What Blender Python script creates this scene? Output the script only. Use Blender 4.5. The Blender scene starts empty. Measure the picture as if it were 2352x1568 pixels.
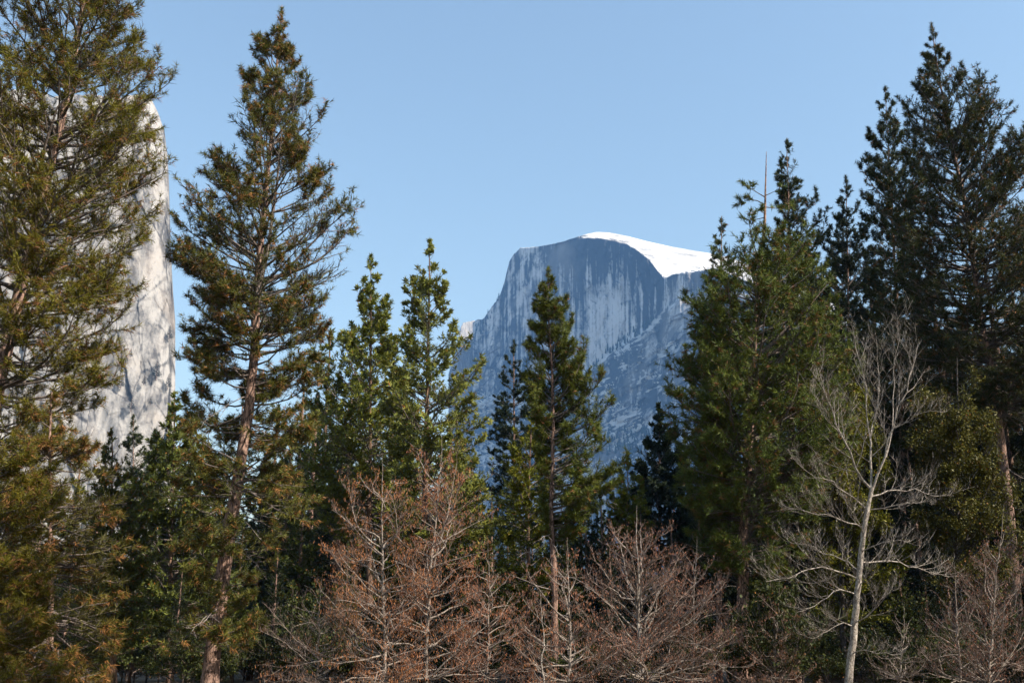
import bpy, math
import numpy as np
R = math.radians
sc = bpy.context.scene

# ------------------------------------------------------------------ camera
PITCH = R(17.0); CAM_Z = 2.2; FPX = 2352 * 35.0 / 36.0
cam_data = bpy.data.cameras.new('camera'); cam_data.lens = 35; cam_data.sensor_width = 36
cam_data.clip_start = 0.1; cam_data.clip_end = 30000
cam = bpy.data.objects.new('camera', cam_data); sc.collection.objects.link(cam)
cam.location = (0, 0, CAM_Z); cam.rotation_euler = (R(90) + PITCH, 0, 0); sc.camera = cam

# ------------------------------------------------------------------ light
SUN_AZ = R(117.0)      # clockwise from the view direction (+Y)
SUN_EL = R(41.0)
world = bpy.data.worlds.new('World'); sc.world = world; world.use_nodes = True
wn = world.node_tree.nodes; wl = world.node_tree.links
bg = wn['Background']; sky = wn.new('ShaderNodeTexSky'); sky.sky_type = 'NISHITA'
sky.sun_disc = False; sky.sun_elevation = SUN_EL; sky.sun_rotation = SUN_AZ
sky.altitude = 1200; sky.air_density = 2.1; sky.dust_density = 2.5; sky.ozone_density = 1.0
wl.new(sky.outputs[0], bg.inputs[0]); bg.inputs[1].default_value = 0.09
world.cycles.sampling_method = 'MANUAL'; world.cycles.sample_map_resolution = 512
sun_data = bpy.data.lights.new('sun', 'SUN'); sun_data.energy = 5.0; sun_data.angle = R(0.53)
sun_data.color = (1.0, 0.91, 0.79)
sun = bpy.data.objects.new('sun', sun_data); sc.collection.objects.link(sun)
sun.rotation_euler = (R(90) - SUN_EL, 0, math.pi - SUN_AZ)
sc.view_settings.view_transform = 'Standard'; sc.view_settings.look = 'None'
sc.view_settings.exposure = 1.15; sc.view_settings.gamma = 1.0
sc.render.engine = 'CYCLES'
cy = sc.cycles
cy.use_denoising = True; cy.use_adaptive_sampling = True; cy.adaptive_threshold = 0.02
try: cy.denoiser = 'OPENIMAGEDENOISE'
except Exception: pass
cy.max_bounces = 3; cy.diffuse_bounces = 1; cy.glossy_bounces = 2; cy.transmission_bounces = 3
cy.volume_bounces = 0; cy.transparent_max_bounces = 8; cy.caustics_reflective = False; cy.caustics_refractive = False

# ------------------------------------------------------------------ helpers
rng = np.random.default_rng(7)
cp, sp = math.cos(PITCH), math.sin(PITCH)
def at(px, py, Y):
    """The place at distance Y seen where the 2352 x 1568 photograph shows (px, py)."""
    px = np.asarray(px, float); py = np.asarray(py, float)
    xc = (px - 1176) / FPX; yc = (784 - py) / FPX
    s = Y / (cp - yc * sp)
    return np.stack(np.broadcast_arrays(xc * s, Y + 0 * s, CAM_Z + (sp + yc * cp) * s), -1)
def unit(v): return v / np.maximum(np.linalg.norm(v, axis=-1, keepdims=True), 1e-9)
UP = np.array([0, 0, 1.0])

def mesh_data(name, verts, faces, mat=None, cols=None, smooth=False, attrs=None):
    """faces: a list of integer arrays, each (n,3) or (n,4)."""
    faces = [f for f in faces if len(f)]
    me = bpy.data.meshes.new(name)
    v = np.ascontiguousarray(verts, np.float32).reshape(-1, 3)
    me.vertices.add(len(v)); me.vertices.foreach_set('co', v.ravel())
    loops = np.concatenate([f.ravel() for f in faces]).astype(np.int32)
    tot = np.concatenate([np.full(len(f), f.shape[1], np.int32) for f in faces])
    start = np.concatenate([[0], np.cumsum(tot)[:-1]]).astype(np.int32)
    me.loops.add(len(loops)); me.loops.foreach_set('vertex_index', loops)
    me.polygons.add(len(tot)); me.polygons.foreach_set('loop_start', start)
    if smooth: me.polygons.foreach_set('use_smooth', np.ones(len(tot), bool))
    if cols is not None:
        a = me.color_attributes.new('tint', 'FLOAT_COLOR', 'POINT')
        c = np.ones((len(v), 4), np.float32); c[:, :3] = cols
        a.data.foreach_set('color', c.ravel())
    for k, val in (attrs or {}).items():
        a = me.attributes.new(k, 'FLOAT', 'POINT'); a.data.foreach_set('value', np.ascontiguousarray(val, np.float32))
    me.update(calc_edges=True)
    if mat: me.materials.append(mat)
    return me
def link(name, data, parent=None):
    o = bpy.data.objects.new(name, data); sc.collection.objects.link(o)
    if parent: o.parent = parent
    return o
def tag(o, label=None, category=None, group=None, kind=None):
    if label: o['label'] = label
    if category: o['category'] = category
    if group: o['group'] = group
    if kind: o['kind'] = kind
    return o

class Geo:
    def __init__(s): s.v = []; s.f3 = []; s.f4 = []; s.c = []; s.n = 0; s.m3 = []; s.m4 = []
    def add(s, v, f, c=None, mi=0):
        v = v.reshape(-1, 3); (s.f3 if f.shape[1] == 3 else s.f4).append(f + s.n); (s.m3 if f.shape[1] == 3 else s.m4).append(np.full(len(f), mi, np.int32))
        s.v.append(v); s.n += len(v)
        if c is not None: s.c.append(np.broadcast_to(c, v.shape))
    def build(s, name, mat, smooth=False, mat2=None):
        fs = [np.concatenate(x) for x in (s.f3, s.f4) if x]
        me = mesh_data(name, np.concatenate(s.v), fs, mat, np.concatenate(s.c) if s.c else None, smooth)
        if mat2: me.materials.append(mat2); me.polygons.foreach_set('material_index', np.concatenate([np.concatenate(x) for x in (s.m3, s.m4) if x]))
        return me

def tubes(P, Rr, s):
    """Tubes along paths P (M,K,3) with radii Rr (M,K): verts and quads."""
    M, K, _ = P.shape
    T = unit(np.gradient(P, axis=1))
    ref = np.array([0.31, 0.9, 0.3]); ref2 = np.array([0.9, -0.1, 0.42])
    N1 = np.cross(T, ref); bad = np.linalg.norm(N1, axis=-1, keepdims=True) < 0.25
    N1 = unit(np.where(bad, np.cross(T, ref2), N1)); N2 = np.cross(T, N1)
    a = np.arange(s) * 2 * math.pi / s
    ring = P[:, :, None] + Rr[:, :, None, None] * (np.cos(a)[:, None] * N1[:, :, None] + np.sin(a)[:, None] * N2[:, :, None])
    m, k, j = np.meshgrid(np.arange(M), np.arange(K - 1), np.arange(s), indexing='ij')
    j2 = (j + 1) % s; b = (m * K + k) * s
    f = np.stack([b + j, b + j2, b + s + j2, b + s + j], -1).reshape(-1, 4)
    return ring.reshape(-1, 3), f

def blades(A, B, r, n=2):
    """The thinnest twigs: one sliver or two crossed ones each."""
    d = unit(B - A); u, v = perps(d); r = r * 1.6
    V = np.stack([A - u * r, A + u * r, B, A - v * r, A + v * r, B] if n == 2 else [A - u * r, A + u * r, B], 1)
    return V.reshape(-1, 3), np.arange(len(A) * 3 * n).reshape(-1, 3)
def grow(P0, D0, L, K, curl=0.0, noise=0.1, g=None):
    """Branch paths (M,K,3) from P0 along D0, bending up by curl (array or number)."""
    M = len(P0); g = g or rng
    st = np.linspace(0, 1, K - 1)[None, :, None]
    curl = np.broadcast_to(np.asarray(curl, float), (M,))[:, None, None]
    w = np.cumsum(g.normal(0, noise, (M, K - 1, 3)), axis=1)
    d = unit(D0[:, None] + curl * st * UP + w)
    P = np.concatenate([np.zeros((M, 1, 3)), np.cumsum(d * (np.asarray(L)[:, None, None] / (K - 1)), axis=1)], 1)
    return P0[:, None] + P
def along(P, idx, t):
    """Points and directions at fraction t of paths P[idx]."""
    K = P.shape[1]; q = np.clip(t, 0, 0.9999) * (K - 1); i = q.astype(int); f = (q - i)[:, None]
    a = P[idx, i]; b = P[idx, i + 1]
    return a + (b - a) * f, unit(b - a)
def side_dirs(D, sgn, ang, lift, g=None):
    g = g or rng
    S = np.cross(D, UP); S = unit(S + 1e-4); S = S * sgn[:, None]
    up = np.cross(S, D); up = up * np.sign(up[:, 2:3] + 1e-6)
    c, s_ = np.cos(ang)[:, None], np.sin(ang)[:, None]
    cl, sl = np.cos(lift)[:, None], np.sin(lift)[:, None]
    return unit(D * c + (S * cl + up * sl) * s_)

def perps(D):
    a = np.where(np.abs(D[:, 2:3]) > 0.9, np.array([[1.0, 0, 0]]), np.array([[0, 0, 1.0]]))
    u = unit(np.cross(D, a)); return u, np.cross(D, u)

# foliage: every needle, scale spray or leaf is a small face of its own
def needles(P, D, ln, k, w, col, browncol, brown, g):
    n = len(P)
    u, v = perps(D)
    P, D, u, v = [np.repeat(x, k, 0) for x in (P, D, u, v)]
    m = n * k
    ph = g.random(m) * 2 * math.pi; th = 0.25 + 1.05 * g.random(m)
    nd = D * np.cos(th)[:, None] + (u * np.cos(ph)[:, None] + v * np.sin(ph)[:, None]) * np.sin(th)[:, None]
    bt = np.repeat(g.random(n) < brown, k)              # tufts that turned brown
    bn = bt & (g.random(m) < 0.75) | (g.random(m) < brown * 0.22)
    nd[:, 2] -= np.where(bn, 0.75, 0.12); nd = unit(nd)
    l = np.repeat(ln * (0.8 + 0.4 * g.random(n)), k) * (0.7 + 0.4 * g.random(m))
    b = P - D * (g.random(m) * ln * 0.8)[:, None]
    s = unit(np.cross(nd, g.normal(size=(m, 3)))) * w
    V = np.stack([b - s, b + s, b + nd * l[:, None]], 1)
    tv = np.repeat(0.72 + 0.56 * g.random(n), k)[:, None] * (0.85 + 0.3 * g.random((m, 1)))
    yel = np.repeat(g.random(n), k)[:, None]
    c = col * tv * (1 + yel * np.array([0.35, 0.08, -0.2]))
    c = np.where(bn[:, None], browncol * (0.65 + 0.6 * g.random((m, 1))), c)
    return V.reshape(-1, 3), np.arange(m * 3).reshape(-1, 3), np.repeat(c, 3, 0)
def kite(b, d, s, l, w, mid=0.45):
    """Four-cornered blades: base, two shoulders, tip."""
    V = np.stack([b, b + d * (l * mid)[:, None] - s * w[:, None], b + d * l[:, None], b + d * (l * mid)[:, None] + s * w[:, None]], 1)
    return V.reshape(-1, 3), np.arange(len(b) * 4).reshape(-1, 4)
def sprays(P, D, ln, k, w, col, browncol, brown, g):
    n = len(P); D = unit(D + np.array([0, 0, 0.15]))
    nrm = unit(np.cross(D, g.normal(size=(n, 3)))); lat = np.cross(nrm, D)
    an = (np.linspace(-1.0, 1.0, k)[None] + g.normal(0, 0.15, (n, k)))
    d = D[:, None] * np.cos(an)[..., None] + lat[:, None] * np.sin(an)[..., None] + nrm[:, None] * g.normal(0, 0.25, (n, k, 1))
    d[..., 2] -= 0.1; d = unit(d).reshape(-1, 3); m = n * k
    b = (P[:, None] - D[:, None] * (g.random((n, k, 1)) * ln * 0.5)).reshape(-1, 3)
    l = np.repeat(ln * (0.7 + 0.6 * g.random(n)), k) * (0.7 + 0.5 * g.random(m))
    s = unit(np.cross(d, np.repeat(nrm, k, 0) + g.normal(0, 0.4, (m, 3))))
    V, F = kite(b, d, s, l, np.full(m, w) * (0.7 + 0.6 * g.random(m)))
    tv = np.repeat(0.65 + 0.7 * g.random(n), k)[:, None] * (0.85 + 0.3 * g.random((m, 1)))
    bn = (g.random((m, 1)) < brown)
    c = np.where(bn, browncol, col) * tv * (1 + np.repeat(g.random(n), k)[:, None] * np.array([0.3, 0.1, -0.2]))
    return V, F, np.repeat(c, 4, 0)
def leaves(P, D, ln, k, w, col, browncol, brown, g):
    n = len(P); m = n * k
    b = np.repeat(P, k, 0) + g.normal(0, ln * 0.9, (m, 3))
    d = unit(g.normal(size=(m, 3)) + np.array([0, 0, -0.2]))
    s = unit(np.cross(d, g.normal(size=(m, 3))))
    V, F = kite(b, d, s, ln * 0.9 * (0.6 + 0.7 * g.random(m)), w * (0.7 + 0.6 * g.random(m)))
    tv = np.repeat(0.65 + 0.7 * g.random(n), k)[:, None] * (0.8 + 0.4 * g.random((m, 1)))
    bn = (g.random((m, 1)) < brown)
    c = np.where(bn, browncol, col) * tv * (1 + g.random((m, 1)) * np.array([0.3, 0.1, -0.2]))
    return V, F, np.repeat(c, 4, 0)
def catkins(P, D, ln, k, w, col, browncol, brown, g):
    n = len(P); m = n * k
    b = np.repeat(P, k, 0) + g.normal(0, 0.05, (m, 3))
    d = unit(g.normal(0, 0.35, (m, 3)) + np.array([0, 0, -1.0]))
    s = unit(np.cross(d, g.normal(size=(m, 3))))
    V, F = kite(b, d, s, ln * (0.6 + 0.8 * g.random(m)), w * (0.7 + 0.6 * g.random(m)), 0.5)
    c = col * (0.6 + 0.8 * g.random((m, 1))) * (1 + 0.5 * g.random((m, 1)) * np.array([0.2, 0.0, 0.0]))
    return V, F, np.repeat(c, 4, 0)

# 2-D value noise for the rock
def vnoise(x, y, seed):
    g = np.random.default_rng(seed); T = g.random((256, 256)) * 2 - 1
    xi = np.floor(x).astype(int); yi = np.floor(y).astype(int); fx = x - xi; fy = y - yi
    fx = fx * fx * fx * (fx * (fx * 6 - 15) + 10); fy = fy * fy * fy * (fy * (fy * 6 - 15) + 10)
    a = T[xi % 256, yi % 256]; b = T[(xi + 1) % 256, yi % 256]; c = T[xi % 256, (yi + 1) % 256]; d = T[(xi + 1) % 256, (yi + 1) % 256]
    return (a * (1 - fx) + b * fx) * (1 - fy) + (c * (1 - fx) + d * fx) * fy
def fbm(x, y, seed, o=4, ridged=False):
    r = 0; a = 1.0; t = 0
    for i in range(o):
        n = vnoise(x * 2 ** i + 17.3 * i, y * 2 ** i + 9.1 * i, seed + i)
        r = r + a * ((1 - 2 * np.abs(n)) if ridged else n); t += a; a *= 0.5
    return r / t
def terrace(n, k, sharp=0.75):
    """Breaks smooth noise into sheets with crisp edges."""
    t = n * k; f = np.floor(t); return (f + smooth(sharp, 1.0, t - f)) / k
def smooth(a, b, x):
    t = np.clip((x - a) / (b - a), 0, 1); return t * t * (3 - 2 * t)

def facets(x, y, n, box, stretch, seed, tilt=1.0):
    """Jointed slabs: every point belongs to its nearest seed; gives a stepped, tilted offset and the distance to the joint."""
    g = np.random.default_rng(seed); X0, X1, Y0, Y1 = box
    sx = g.uniform(X0, X1, n); sy = g.uniform(Y0, Y1, n); off = g.normal(0, 1, n); tx = g.normal(0, tilt, n); ty = g.normal(0, tilt, n)
    P = np.stack([x.ravel() + 3 * fbm(x / 12, y / 12, seed + 5, 3).ravel(), y.ravel() / stretch], 1); o = np.empty(len(P)); e = np.empty(len(P)); sp_ = math.sqrt((X1 - X0) * (Y1 - Y0) / stretch / n)
    for i in range(0, len(P), 6000):
        q = P[i:i + 6000]; d = (q[:, :1] - sx[None]) ** 2 + (q[:, 1:] - sy[None] / stretch) ** 2
        k = np.argpartition(d, 1, axis=1)[:, :2]; r = np.arange(len(q)); a, b = k[:, 0], k[:, 1]; sw = d[r, a] > d[r, b]; a, b = np.where(sw, b, a), np.where(sw, a, b)
        o[i:i + 6000] = off[a] + (tx[a] * (q[:, 0] - sx[a]) + ty[a] * (q[:, 1] - sy[a] / stretch)) / sp_
        e[i:i + 6000] = (np.sqrt(d[r, b]) - np.sqrt(d[r, a])) / sp_
    return o.reshape(x.shape), e.reshape(x.shape)

# ------------------------------------------------------------------ materials
def new_mat(name):
    m = bpy.data.materials.new(name); m.use_nodes = True
    nt = m.node_tree; nt.nodes.clear(); out = nt.nodes.new('ShaderNodeOutputMaterial')
    return m, nt, nt.nodes, nt.links, out
def foliage_mat(name, transl=0.3, rough=0.55, spec=0.25):
    m, nt, N, L, out = new_mat(name)
    at_ = N.new('ShaderNodeAttribute'); at_.attribute_name = 'tint'
    p = N.new('ShaderNodeBsdfPrincipled'); p.inputs['Roughness'].default_value = rough
    p.inputs['Specular IOR Level'].default_value = spec
    t = N.new('ShaderNodeBsdfTranslucent'); mx = N.new('ShaderNodeMixShader'); mx.inputs[0].default_value = transl
    L.new(at_.outputs['Color'], p.inputs['Base Color']); L.new(at_.outputs['Color'], t.inputs['Color'])
    L.new(p.outputs[0], mx.inputs[1]); L.new(t.outputs[0], mx.inputs[2]); L.new(mx.outputs[0], out.inputs[0])
    return m
def bark_mat(name, c1, c2, c3, scale=5.0, stretch=0.25, bump=0.5, rough=0.9):
    m, nt, N, L, out = new_mat(name)
    p = N.new('ShaderNodeBsdfPrincipled'); p.inputs['Roughness'].default_value = rough
    p.inputs['Specular IOR Level'].default_value = 0.15
    tc = N.new('ShaderNodeTexCoord'); mp = N.new('ShaderNodeMapping'); mp.inputs['Scale'].default_value = (scale, scale, scale * stretch)
    L.new(tc.outputs['Object'], mp.inputs[0])
    no = N.new('ShaderNodeTexNoise'); no.inputs['Scale'].default_value = 2.2; no.inputs['Detail'].default_value = 6; no.inputs['Roughness'].default_value = 0.65
    vo = N.new('ShaderNodeTexVoronoi'); vo.feature = 'DISTANCE_TO_EDGE'; vo.inputs['Scale'].default_value = 1.6
    L.new(mp.outputs[0], no.inputs[0])
    va = N.new('ShaderNodeVectorMath'); va.operation = 'ADD'; L.new(mp.outputs[0], va.inputs[0]); L.new(no.outputs['Color'], va.inputs[1]); L.new(va.outputs[0], vo.inputs['Vector'])
    r = N.new('ShaderNodeValToRGB'); e = r.color_ramp.elements
    e[0].position = 0.3; e[0].color = (*c1, 1); e[1].position = 0.62; e[1].color = (*c2, 1)
    L.new(no.outputs['Fac'], r.inputs[0])
    r2 = N.new('ShaderNodeValToRGB'); r2.color_ramp.elements[0].position = 0.02; r2.color_ramp.elements[1].position = 0.12
    L.new(vo.outputs['Distance'], r2.inputs[0])
    mx = N.new('ShaderNodeMix'); mx.data_type = 'RGBA'; L.new(r2.outputs[0], mx.inputs[0]); mx.inputs[6].default_value = (*c3, 1); L.new(r.outputs[0], mx.inputs[7])
    L.new(mx.outputs[2], p.inputs['Base Color'])
    bp = N.new('ShaderNodeBump'); bp.inputs['Strength'].default_value = bump; bp.inputs['Distance'].default_value = 0.06
    L.new(r2.outputs[0], bp.inputs['Height']); L.new(bp.outputs[0], p.inputs['Normal']); L.new(p.outputs[0], out.inputs[0])
    return m
M_NEEDLE = foliage_mat('needle_foliage', 0.14, 0.5, 0.12)
M_LEAF = foliage_mat('leaf_foliage', 0.2, 0.5, 0.12)
M_CATKIN = foliage_mat('catkin', 0.15, 0.8, 0.1)
M_PINE = bark_mat('pine_bark', (0.17, 0.10, 0.075), (0.36, 0.235, 0.18), (0.05, 0.03, 0.025))
M_LIMB = bark_mat('limb_bark', (0.10, 0.08, 0.07), (0.22, 0.18, 0.155), (0.06, 0.045, 0.04), 9)
M_CEDAR = bark_mat('cedar_bark', (0.13, 0.075, 0.05), (0.24, 0.15, 0.105), (0.05, 0.03, 0.02), 6, 0.08)
M_DEAD = bark_mat('dead_wood', (0.22, 0.18, 0.16), (0.4, 0.34, 0.3), (0.12, 0.09, 0.08), 9)
M_WHITE = bark_mat('white_bark', (0.22, 0.185, 0.155), (0.47, 0.42, 0.36), (0.17, 0.14, 0.12), 5, 0.5, 0.4)
M_ALDER = bark_mat('alder_bark', (0.17, 0.135, 0.11), (0.35, 0.30, 0.255), (0.11, 0.085, 0.07), 5, 0.7, 0.2)
M_TWIG = bark_mat('twig_bark', (0.17, 0.12, 0.095), (0.30, 0.225, 0.185), (0.14, 0.10, 0.085), 5, 1, 0.1)
M_OAK = bark_mat('oak_bark', (0.06, 0.05, 0.045), (0.13, 0.11, 0.1), (0.03, 0.025, 0.02), 7)

def rock_mat(name, base, dark, tan, stain_scale, snow=True, fine=0.02, bump=0.2):
    m, nt, N, L, out = new_mat(name)
    p = N.new('ShaderNodeBsdfPrincipled'); p.inputs['Roughness'].default_value = 0.85; p.inputs['Specular IOR Level'].default_value = 0.2
    tc = N.new('ShaderNodeTexCoord'); mp = N.new('ShaderNodeMapping'); mp.inputs['Scale'].default_value = stain_scale
    L.new(tc.outputs['Object'], mp.inputs[0])
    no = N.new('ShaderNodeTexNoise'); no.inputs['Scale'].default_value = 1.0; no.inputs['Detail'].default_value = 5; no.inputs['Roughness'].default_value = 0.6
    L.new(mp.outputs[0], no.inputs[0])
    st = N.new('ShaderNodeAttribute'); st.attribute_name = 'stain'
    ad = N.new('ShaderNodeMath'); ad.operation = 'ADD'; L.new(no.outputs['Fac'], ad.inputs[0]); L.new(st.outputs['Fac'], ad.inputs[1])
    n3 = N.new('ShaderNodeTexNoise'); n3.inputs['Scale'].default_value = fine * 4; n3.inputs['Detail'].default_value = 6; n3.inputs['Roughness'].default_value = 0.7; L.new(tc.outputs['Object'], n3.inputs[0])
    gr = N.new('ShaderNodeMath'); gr.operation = 'MULTIPLY_ADD'; gr.inputs[1].default_value = 0.9; L.new(n3.outputs['Fac'], gr.inputs[0])
    g2 = N.new('ShaderNodeMath'); g2.operation = 'SUBTRACT'; g2.inputs[1].default_value = 0.45; L.new(ad.outputs[0], g2.inputs[0]); L.new(g2.outputs[0], gr.inputs[2])
    r = N.new('ShaderNodeValToRGB'); e = r.color_ramp.elements
    e[0].position = 0.42; e[0].color = (*base, 1); e[1].position = 0.92; e[1].color = (*dark, 1)
    L.new(gr.outputs[0], r.inputs[0])
    n2 = N.new('ShaderNodeTexNoise'); n2.inputs['Scale'].default_value = fine * 0.35; n2.inputs['Detail'].default_value = 4; L.new(tc.outputs['Object'], n2.inputs[0])
    rr = N.new('ShaderNodeValToRGB'); rr.color_ramp.elements[0].position = 0.5; rr.color_ramp.elements[1].position = 0.75; L.new(n2.outputs['Fac'], rr.inputs[0])
    mt = N.new('ShaderNodeMix'); mt.data_type = 'RGBA'; mm = N.new('ShaderNodeMath'); mm.operation = 'MULTIPLY'; mm.inputs[1].default_value = 0.5
    L.new(rr.outputs[0], mm.inputs[0]); L.new(mm.outputs[0], mt.inputs[0]); L.new(r.outputs[0], mt.inputs[6]); mt.inputs[7].default_value = (*tan, 1)
    colout = mt.outputs[2]
    if snow:
        sa = N.new('ShaderNodeAttribute'); sa.attribute_name = 'snow'
        s1 = N.new('ShaderNodeMath'); s1.operation = 'MULTIPLY_ADD'; s1.inputs[1].default_value = 0.5; s1.inputs[2].default_value = -0.25; L.new(n3.outputs['Fac'], s1.inputs[0])
        s2 = N.new('ShaderNodeMath'); s2.operation = 'ADD'; L.new(s1.outputs[0], s2.inputs[0]); L.new(sa.outputs['Fac'], s2.inputs[1])
        sr = N.new('ShaderNodeValToRGB'); sr.color_ramp.elements[0].position = 0.45; sr.color_ramp.elements[1].position = 0.55; L.new(s2.outputs[0], sr.inputs[0])
        ms = N.new('ShaderNodeMix'); ms.data_type = 'RGBA'; L.new(sr.outputs[0], ms.inputs[0]); L.new(colout, ms.inputs[6])
        mp2 = N.new('ShaderNodeMapping'); mp2.inputs['Scale'].default_value = (0.012, 0.012, 0.05); L.new(tc.outputs['Object'], mp2.inputs[0])
        n4 = N.new('ShaderNodeTexNoise'); n4.inputs['Scale'].default_value = 1.0; n4.inputs['Detail'].default_value = 6; n4.inputs['Roughness'].default_value = 0.7; L.new(mp2.outputs[0], n4.inputs[0])
        r4 = N.new('ShaderNodeValToRGB'); r4.color_ramp.elements[0].position = 0.44; r4.color_ramp.elements[0].color = (0.50, 0.488, 0.47, 1); r4.color_ramp.elements[1].position = 0.66; r4.color_ramp.elements[1].color = (0.30, 0.29, 0.275, 1)   # old thin snow
        L.new(n4.outputs['Fac'], r4.inputs[0]); L.new(r4.outputs[0], ms.inputs[7])
        colout = ms.outputs[2]
    L.new(colout, p.inputs['Base Color'])
    bp = N.new('ShaderNodeBump'); bp.inputs['Strength'].default_value = bump; bp.inputs['Distance'].default_value = 0.06 / fine; L.new(n3.outputs['Fac'], bp.inputs['Height'])
    L.new(bp.outputs[0], p.inputs['Normal']); L.new(p.outputs[0], out.inputs[0])
    return m
M_DOME = rock_mat('dome_granite', (0.60, 0.59, 0.58), (0.035, 0.04, 0.05), (0.46, 0.43, 0.40), (0.055, 0.055, 0.0025), True, 0.012)
M_CLIFF = rock_mat('cliff_granite', (0.31, 0.293, 0.272), (0.065, 0.062, 0.06), (0.32, 0.26, 0.205), (0.12, 0.12, 0.03), False, 0.05, 0.12)
def ground_mat():
    m, nt, N, L, out = new_mat('forest_floor')
    p = N.new('ShaderNodeBsdfPrincipled'); p.inputs['Roughness'].default_value = 0.95
    tc = N.new('ShaderNodeTexCoord'); no = N.new('ShaderNodeTexNoise'); no.inputs['Scale'].default_value = 0.8; no.inputs['Detail'].default_value = 8
    L.new(tc.outputs['Object'], no.inputs[0])
    r = N.new('ShaderNodeValToRGB'); e = r.color_ramp.elements; e[0].position = 0.35; e[0].color = (0.045, 0.035, 0.02, 1); e[1].position = 0.7; e[1].color = (0.13, 0.09, 0.055, 1)
    L.new(no.outputs['Fac'], r.inputs[0]); L.new(r.outputs[0], p.inputs['Base Color']); L.new(p.outputs[0], out.inputs[0])
    return m

# ------------------------------------------------------------------ ground
gx = np.concatenate([[-4000, -1500, -600], np.linspace(-240, 240, 97), [600, 1500, 4000]])
gy = np.concatenate([[-600, -200], np.linspace(-60, 260, 65), [500, 1200, 2500, 4500, 6500]])
GX, GY = np.meshgrid(gx, gy, indexing='ij')
GZ = 0.35 * fbm(GX / 14, GY / 14, 3) - 0.15
GZ = np.where((np.abs(GX) > 250) | (GY > 262), 0, GZ)
nx, ny = GX.shape
ii, jj = np.meshgrid(np.arange(nx - 1), np.arange(ny - 1), indexing='ij'); q = ii * ny + jj
tag(link('ground', mesh_data('ground', np.stack([GX, GY, GZ], -1), [np.stack([q, q + ny, q + ny + 1, q + 1], -1).reshape(-1, 4)], ground_mat(), smooth=True)),
    'dark forest floor under the trees', kind='structure')

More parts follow.
